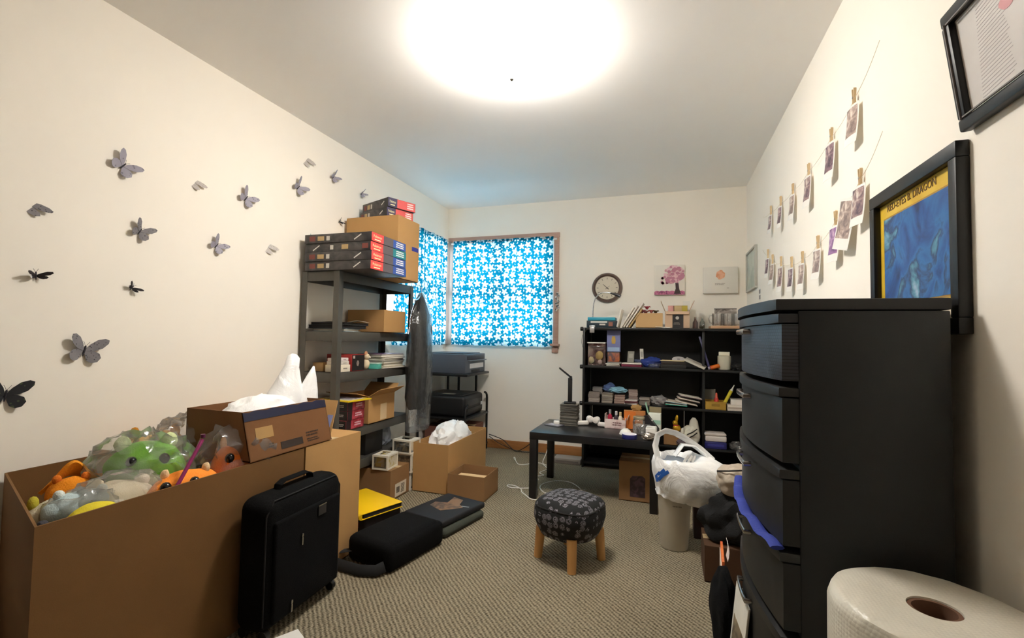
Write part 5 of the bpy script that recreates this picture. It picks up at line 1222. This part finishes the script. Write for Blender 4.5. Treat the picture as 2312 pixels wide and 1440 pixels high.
# ---- under the table / behind
e = carton('carton', 'brown carton with a dark printed square under the table', (-.195, 3.415, .001), (.215, .24, .262), mat=CARD_D, closed=True)
G().prism([(-.05, -.07), (.05, -.07), (.05, .06), (.03, .075), (-.035, .07), (-.05, .05)], .0006, fr((.015, -.1203, .10), (1, 0, 0), (0, 0, 1))).part('dark_print', mat_print('dark_square_print', '#3a2b30', '#57414a', 25, .55), e)
e = T('power_unit', 'flat grey box on the carpet behind the table', 'box', (-.82, 4.12, 0)); G().box((0, 0, .024), (.24, .14, .046), .006).part('body', M('#8b837c', .6), e); G().box((0, -.0705, .024), (.2, .001, .014)).part('front_strip', M('#6f6964', .6), e)
# cables
def cable(label, pts, r, mat, n=5, cat='cable', plug=None):
    P = [Vector(p) for p in pts]; out = []
    for i in range(len(P)-1):                                      # Catmull-Rom through the points
        p0, p1, p2, p3 = P[max(i-1, 0)], P[i], P[i+1], P[min(i+2, len(P)-1)]
        for k in range(n):
            u = k/n; out.append(.5*((2*p1)+(p2-p0)*u+(2*p0-5*p1+4*p2-p3)*u*u+(3*p1-p0-3*p2+p3)*u**3))
    out.append(P[-1])
    for v in out: v.z = max(v.z, r)
    e = T('cable', label, cat); G().tube(out, r, n=6).part('cord', mat, e)
    if plug:
        d = (out[0]-out[1]).normalized(); g = G(); g.tube([out[0], out[0]+d*.012, out[0]+d*.034], lambda u: r*2.4 if u < .9 else r*1.8, n=8)
        o = g.part('plug', mat, e)
        zmin = min(v.co.z for v in o.data.vertices)
        if zmin < 0:
            for v in o.data.vertices: v.co.z -= zmin
WC = M('#dcd8cf', .5)
cable('black cable running along the back wall to the left of the table', [(-1.66, 4.33, .14), (-1.58, 4.33, .12), (-1.50, 4.32, .095), (-1.43, 4.30, .045), (-1.36, 4.28, .012), (-1.28, 4.27, .05), (-1.2, 4.28, .11), (-1.12, 4.30, .16)], .004, BLACK)
cable('second black cable lying lower on the baseboard', [(-1.66, 4.34, .12), (-1.57, 4.33, .07), (-1.48, 4.32, .04), (-1.35, 4.29, .012), (-1.15, 4.28, .014), (-.95, 4.29, .01)], .0035, BLACK)
cable('white cable with a plug left of the table legs', [(-1.27, 3.97, .02), (-1.21, 3.88, .004), (-1.15, 3.89, .004), (-1.10, 3.96, .004), (-1.03, 3.98, .004), (-.95, 3.86, .004)], .004, WC, plug=True)
cable('white cable looping around the front left table leg', [(-.93, 3.30, .004), (-1.0, 3.27, .004), (-1.08, 3.26, .004), (-1.11, 3.30, .004), (-1.06, 3.31, .004), (-.99, 3.25, .004), (-.97, 3.20, .004), (-.92, 3.14, .004), (-.86, 3.075, .004), (-.79, 3.10, .004), (-.74, 3.20, .004), (-.68, 3.32, .004), (-.62, 3.36, .004), (-.55, 3.40, .004)], .004, WC)
cable('thin white cord curling under the table', [(-.80, 3.22, .003), (-.87, 3.33, .003), (-.87, 3.44, .003), (-.80, 3.54, .003), (-.70, 3.55, .003), (-.62, 3.47, .003), (-.56, 3.36, .003), (-.50, 3.30, .003)], .003, WC, plug=True)
cable('white cord standing up from the tangle behind the table', [(-1.0, 4.10, .13), (-1.01, 4.06, .07), (-1.02, 3.99, .01), (-.96, 3.93, .004), (-.92, 3.88, .004), (-.95, 3.78, .004), (-.97, 3.70, .004), (-.92, 3.64, .004), (-.98, 3.58, .004), (-.93, 3.52, .004)], .0035, WC)
# =================================================================== FOOTSTOOL
e = T('footstool', 'black patterned cushioned footstool with pale wooden legs on the carpet', 'stool', (-.455, 2.345, 0), rad(-16))
MED = mat_medallion('black_medallion_fabric')
g = G(); n = 40; prof = [(.02, .105), (.10, .110), (.145, .130), (.166, .17), (.172, .21), (.170, .258), (.155, .286), (.12, .302), (.05, .310), (.002, .311)]
rings = []
for r, zz in prof:
    ring = []
    for k in range(n):
        a = 2*pi*k/n; q = (abs(cos(a))**3.2+abs(sin(a))**3.2)**(-1/3.2) if zz > .2 else (abs(cos(a))**2.5+abs(sin(a))**2.5)**(-1/2.5)
        ring.append(g.bm.verts.new((r*q*cos(a)*.94, r*q*sin(a)*.94, zz)))
    rings.append(ring)
for a_, b_ in zip(rings, rings[1:]):
    for k in range(n): g.bm.faces.new((a_[k], a_[(k+1) % n], b_[(k+1) % n], b_[k]))
g.bm.faces.new(rings[0][::-1]); g.bm.faces.new(rings[-1]); g.part('cushion', MED, e, sharp=60)
g = G()
pts = [(.164*((abs(cos(a))**3.2+abs(sin(a))**3.2)**(-1/3.2))*cos(a)*.94, .164*((abs(cos(a))**3.2+abs(sin(a))**3.2)**(-1/3.2))*sin(a)*.94, .270) for a in [2*pi*k/40 for k in range(41)]]
g.tube(pts, .004, n=6); g.part('piping', M('#0d0d0e', .8), e)
LEG = mat_wood('beech_leg', '#b98548', '#d2a263', (30, 30, 4))
for a in (-90, 0, 90, 180):
    a = rad(a+31); d = Vector((cos(a), sin(a), 0))
    g = G(); g.tube([d*.158+Vector((0, 0, .0)), d*.145+Vector((0, 0, .15))], lambda u: .021+.004*u, n=14)
    g.part('leg', LEG, e)
# =================================================================== WASTE BIN
e = T('waste_bin', 'white plastic waste bin lined with an overflowing white bag', 'bin', (.045, 2.66, 0))
g = G(); g.lathe([(.058, 0), (.064, .002), (.066, .006), (.086, .36), (.089, .366), (.084, .366), (.062, .012), (.001, .012)], n=36, sx=1.05, sy=.95, cap=False); g.bm.faces.new([v for v in g.bm.verts if abs(v.co.z) < 1e-6][::-1]); g.part('bin', M('#cdc6b6', .45, var=.03), e)
g = G(); scribble(g, .05, .012, 1, fr((.015, -.0745, .235), (1, 0, 0), (0, -.05, 1)), 3); g.part('lettering', M('#8f8778', .5), e)
e = T('bin_liner', 'white carrier bag spread over the rim of the waste bin', 'plastic bag', (.045, 2.66, 0))
g = G(); n = 56
def ring(rx, ry, zz, cx=0, cy=0, amp=.05, f=2.2, sd=0, tilt=0, droop=0):
    out = []
    for k in range(n):
        a = 2*pi*k/n; nz = noise.noise(Vector((cos(a)*f, sin(a)*f, sd)))
        right = max(0, cos(a))
        out.append(g.bm.verts.new((cx+rx*cos(a)*(1+amp*nz), cy+ry*sin(a)*(1+amp*nz), zz+.02*noise.noise(Vector((cos(a)*3, sin(a)*3, sd+4)))+tilt*cos(a)-droop*right)))
    return out
RR = [ring(.05, .05, .30, 0, 0, .1, 2, 1), ring(.095, .085, .375, .0, 0, .05, 2, 1.5), ring(.105, .10, .44, .01, 0, .06, 2, 2), ring(.125, .115, .478, .02, 0, .06, 2.2, 3), ring(.150, .13, .472, .045, 0, .07, 2.4, 4), ring(.185, .15, .44, .075, 0, .10, 2.6, 5), ring(.20, .16, .38, .09, 0, .12, 2.8, 6, -.01), ring(.185, .15, .32, .085, 0, .16, 2.8, 7, -.02), ring(.15, .125, .275, .06, 0, .2, 3, 8, -.03), ring(.112, .10, .265, .018, 0, .1, 3, 9, -.015)]
for a_, b_ in zip(RR, RR[1:]):
    for k in range(n): g.bm.faces.new((a_[k], a_[(k+1) % n], b_[(k+1) % n], b_[k]))
g.bm.faces.new(RR[0][::-1])
g.part('bag_body', BAGWHITE, e, sharp=80)
hp = [(-.085, -.04, .47), (-.098, -.03, .53), (-.085, -.01, .585), (-.045, 0, .607), (.005, .01, .597), (.06, .03, .565), (.13, .05, .515), (.19, .06, .46)]
G().tube(hp, .02, n=10, flat=(.024, .007)).part('bag_handle', BAGWHITE, e)
G().tube([(.0, .02, .475), (.04, .03, .535), (.10, .05, .53), (.16, .06, .48)], .02, n=10, flat=(.028, .008)).part('bag_handle', BAGWHITE, e)
BL2 = M('#2a62b8', .4)
for pts in ([(-.098, -.045, .432), (-.075, -.088, .425), (-.05, -.113, .41)], [(-.05, -.118, .43), (-.075, -.098, .405), (-.092, -.078, .38), (-.085, -.082, .355)], [(-.03, -.128, .425), (-.06, -.115, .40), (-.08, -.098, .37)]):
    G().tube(pts, .004, n=6, flat=(.0015, .010)).part('blue_print', BL2, e)
G().blob((0, 0, 0), (.085, .075, .045), 97, .35, 2.6, 3, .8, True).solo('plastic_bag', mat_bagplastic('grey_clear_bag', '#8f98a4'), 'greyish clear plastic inside the bin bag', 'plastic bag', (.05, 2.66, .425))
for k in range(3): G().tube([(.0, 0, 0), (.012, .004, .025), (.03, .006, .05)], .006, n=6, flat=(.002, .008)).solo('paper_strip', WHITE, 'white paper strip sticking out of the bin bag, '+('left one', 'middle one', 'right one')[k], 'paper', (.085+.022*k, 2.615+.012*k, .445-.004*k), rad(18*k), 'white strips in the bin')
# =================================================================== THINGS BETWEEN BIN AND DRAWERS
e = carton('carton', 'small dark brown carton on the carpet right of the waste bin', (.30, 2.44, .001), (.26, .22, .158), mat=mat_cardboard('dark_brown_cardboard', '#523a28'), closed=True)
g = G(); g.blob((0, 0, .10), (.14, .10, .115), 101, .45, 2.2, 4, .85); g.solo('tote_bag', M('#161617', .95, bump=.5, nscale=30), 'slumped black cloth bag on the small dark brown carton', 'bag', (.31, 2.44, .165))
g = G(); g.blob((0, 0, .06), (.085, .07, .07), 103, .3, 2.2, 4, .85); o = g.solo('cloth', M('#b5a898', .9, bump=.3), 'beige cloth with black edge on the slumped black bag', 'cloth', (.315, 2.42, .385))
G().tube([(-.085, -.02, .10), (-.04, -.06, .115), (.01, -.07, .125), (.06, -.045, .13)], .004, n=6).part('black_edge', INK, o)
e = T('shoe_box', 'dark red box standing behind the waste bin', 'box', (.23, 2.88, 0)); G().box((0, 0, .16), (.16, .14, .32), .004).part('box', M('#2c181c', .6), e); G().box((0, 0, .324), (.166, .146, .012), .003).part('lid', M('#3a2226', .6), e)
e = T('magazine', 'orange-red magazine standing on edge beside the drawer tower', 'magazine', (.218, 2.08, 0), rad(-4)); G().box((0, 0, .125), (.010, .20, .25), .002).part('cover', mat_print('orange_red_cover', '#c4482a', '#d9763c', 14, .5, .4), e); G().box((-.006, 0, .115), (.002, .19, .22)).part('pages', M('#d9cfc0', .6), e)
G().sheet(4, 4, lambda u, v: Vector((.006*sin(v*3), (u-.5)*.06, v*.07)), .001).solo('paper_scrap', WHITE, 'white paper scrap above the orange-red magazine', 'paper', (.232, 2.05, .235))
g = G(); g.blob((0, 0, .13), (.045, .13, .14), 105, .2, 2, 4, .9); g.solo('cloth_bag', BLACKFAB, 'black cloth bag slumped against the foot of the drawer tower', 'bag', (.20, 1.87, 0))
e = T('magazine', 'white magazine leaning at the near foot of the drawer tower', 'magazine', (.196, 1.62, 0), rot=(0, rad(6), rad(3))); G().box((0, 0, .16), (.007, .17, .31), .002).part('cover', M('#d9d6cb', .5), e); G().prism(rect(.13, .16), .0006, fr((-.0037, 0, .14), (0, -1, 0), (0, 0, 1))).part('cover_picture', mat_print('brown_cover_picture', '#4c4238', '#9a8a70', 14, .5, .4, '#cdc6b4'), e)
# =================================================================== DRAWER TOWER
DY0, DY1, DX0, DX1 = 1.30, 1.93, .285, .608
e = T('drawer_tower', 'tall black plastic drawer tower with chrome handles by the right wall', 'drawers', (0, 0, 0))
DP = M('#161616', .5, name='dark_plastic'); DPf = M('#212120', .5, name='drawer_front_plastic', spec=.3)
def bow(y): u = (y-DY0)/(DY1-DY0); return DX0-.012-.035*sin(pi*u)
def slab(name, z0, z1, back, off, mat, par, bev=.0):
    ys = [DY0+.004+(DY1-DY0-.008)*k/14 for k in range(15)]
    pts = [(back, DY1-.004)]+[(back, DY0+.004)]+[(bow(y)-off, y) for y in ys]
    g = G(); g.prism(pts, z1-z0, None, z0)
    if bev:
        es = [x for x in g.bm.edges if abs(x.verts[0].co.z-x.verts[1].co.z) < 1e-6]
        bmesh.ops.bevel(g.bm, geom=es, offset=bev, segments=2, affect='EDGES', profile=.5)
    return g.part(name, mat, par)
g = G(); g.box(((DX0+DX1)/2+.012, DY0+.006, .59), (DX1-DX0-.024, .012, 1.16), .003).box(((DX0+DX1)/2+.012, DY1-.006, .59), (DX1-DX0-.024, .012, 1.16), .003).box((DX1-.006, (DY0+DY1)/2, .59), (.012, DY1-DY0-.02, 1.16))
for zz in (.0175, .385, .785, 1.155): g.box(((DX0+DX1)/2+.01, (DY0+DY1)/2, zz), (DX1-DX0-.03, DY1-DY0-.02, .012))
g.part('case', M('#111214', .55, bump=.15, nscale=60), e)
slab('top_lid', 1.172, 1.200, DX1+.004, .012, M('#1d1d1f', .5, name='tower_lid'), e, .004)
WV = mat_weave('woven_relief_plastic', '#2b2d36', 60)
lv = [1.168, .985, .785, .585, .385, .187, .012]
for k in range(6):
    z1, z0 = lv[k], lv[k+1]+.012
    d = slab('drawer', z0, z1-.030, DX0+.03, 0.0, WV if k == 0 else DPf, e, .002)
    slab('drawer_rim', z1-.028, z1-.004, DX0+.03, .007, DP if k else M('#26272c', .45), d, .005)
    hz = (z0+z1)/2+.04
    g = G(); ys = [1.545+.14*q/8 for q in range(9)]
    g.tube([(bow(1.545)-.001, 1.545, hz)]+[(bow(y)-.018, y, hz) for y in ys]+[(bow(1.685)-.001, 1.685, hz)], .006, n=8, flat=(.004, .008)); g.part('handle', CHROME, d, 'chrome handle')
g = G(); pr = []
for k in range(22):
    y = DY0+.01+(DY1-DY0-.02)*k/21; pr.append((bow(y)-.010, y, .588+.006*sin(k*1.3)))
g.tube(pr, .012, n=8, flat=(.017, .006)); g.solo('blue_cloth', M('#26368c', .8, bump=.4), 'blue cloth edge squeezed out between two drawers of the tower', 'cloth')
# =================================================================== ROLL OF BUBBLE WRAP
e = T('bubble_wrap_roll', 'big white roll of bubble wrap standing on end in the near right corner', 'roll', (.472, 1.082, 0))
t_ = NT('bubble_film')
v_ = t_.add('ShaderNodeTexVoronoi', feature='F1'); v_.inputs['Scale'].default_value = 130; v_.inputs['Randomness'].default_value = .15; t_.link(t_.coord(), v_.inputs['Vector'])
n_ = t_.add('ShaderNodeTexNoise'); n_.inputs['Scale'].default_value = 7; n_.inputs['Detail'].default_value = 4; t_.link(t_.coord(), n_.inputs['Vector'])
t_.link(t_.mix(n_.outputs['Fac'], lin('#cfc9b8'), lin('#dedacd')), t_.bsdf.inputs['Base Color']); t_.bsdf.inputs['Roughness'].default_value = .35
t_.bsdf.inputs['Subsurface Weight'].default_value = .2; t_.bsdf.inputs['Subsurface Radius'].default_value = (.02, .02, .02)
t_.bump(t_.math('SUBTRACT', 1.0, v_.outputs['Distance']), .3, .003)
g = G(); n = 64; prof = [(.158, .001), (.164, .02), (.165, .3), (.164, .585), (.158, .604), (.145, .610), (.10, .608), (.06, .606), (.0405, .606), (.0395, .45), (.0395, .001)]
rings = []
for i, (r, zz) in enumerate(prof):
    rings.append([g.bm.verts.new(((r+(.0025*noise.noise(Vector((cos(2*pi*k/n)*5, sin(2*pi*k/n)*5, zz*5))) if r > .06 else 0))*cos(2*pi*k/n), (r+(.0025*noise.noise(Vector((cos(2*pi*k/n)*5, sin(2*pi*k/n)*5, zz*5))) if r > .06 else 0))*sin(2*pi*k/n), zz+(.004*noise.noise(Vector((r*60, cos(2*pi*k/n)*3, sin(2*pi*k/n)*3))) if .06 < r < .15 else 0))) for k in range(n)])
for a_, b_ in zip(rings, rings[1:]+rings[:1]):
    for k in range(n): g.bm.faces.new((a_[k], a_[(k+1) % n], b_[(k+1) % n], b_[k]))
g.part('wrap', t_.m, e, sharp=50)
g = G(); g.lathe([(.033, .002), (.0392, .002), (.0392, .603), (.033, .603), (.033, .002)], n=40, cap=False); g.part('cardboard_core', mat_cardboard('core_cardboard', '#6e503e'), e)
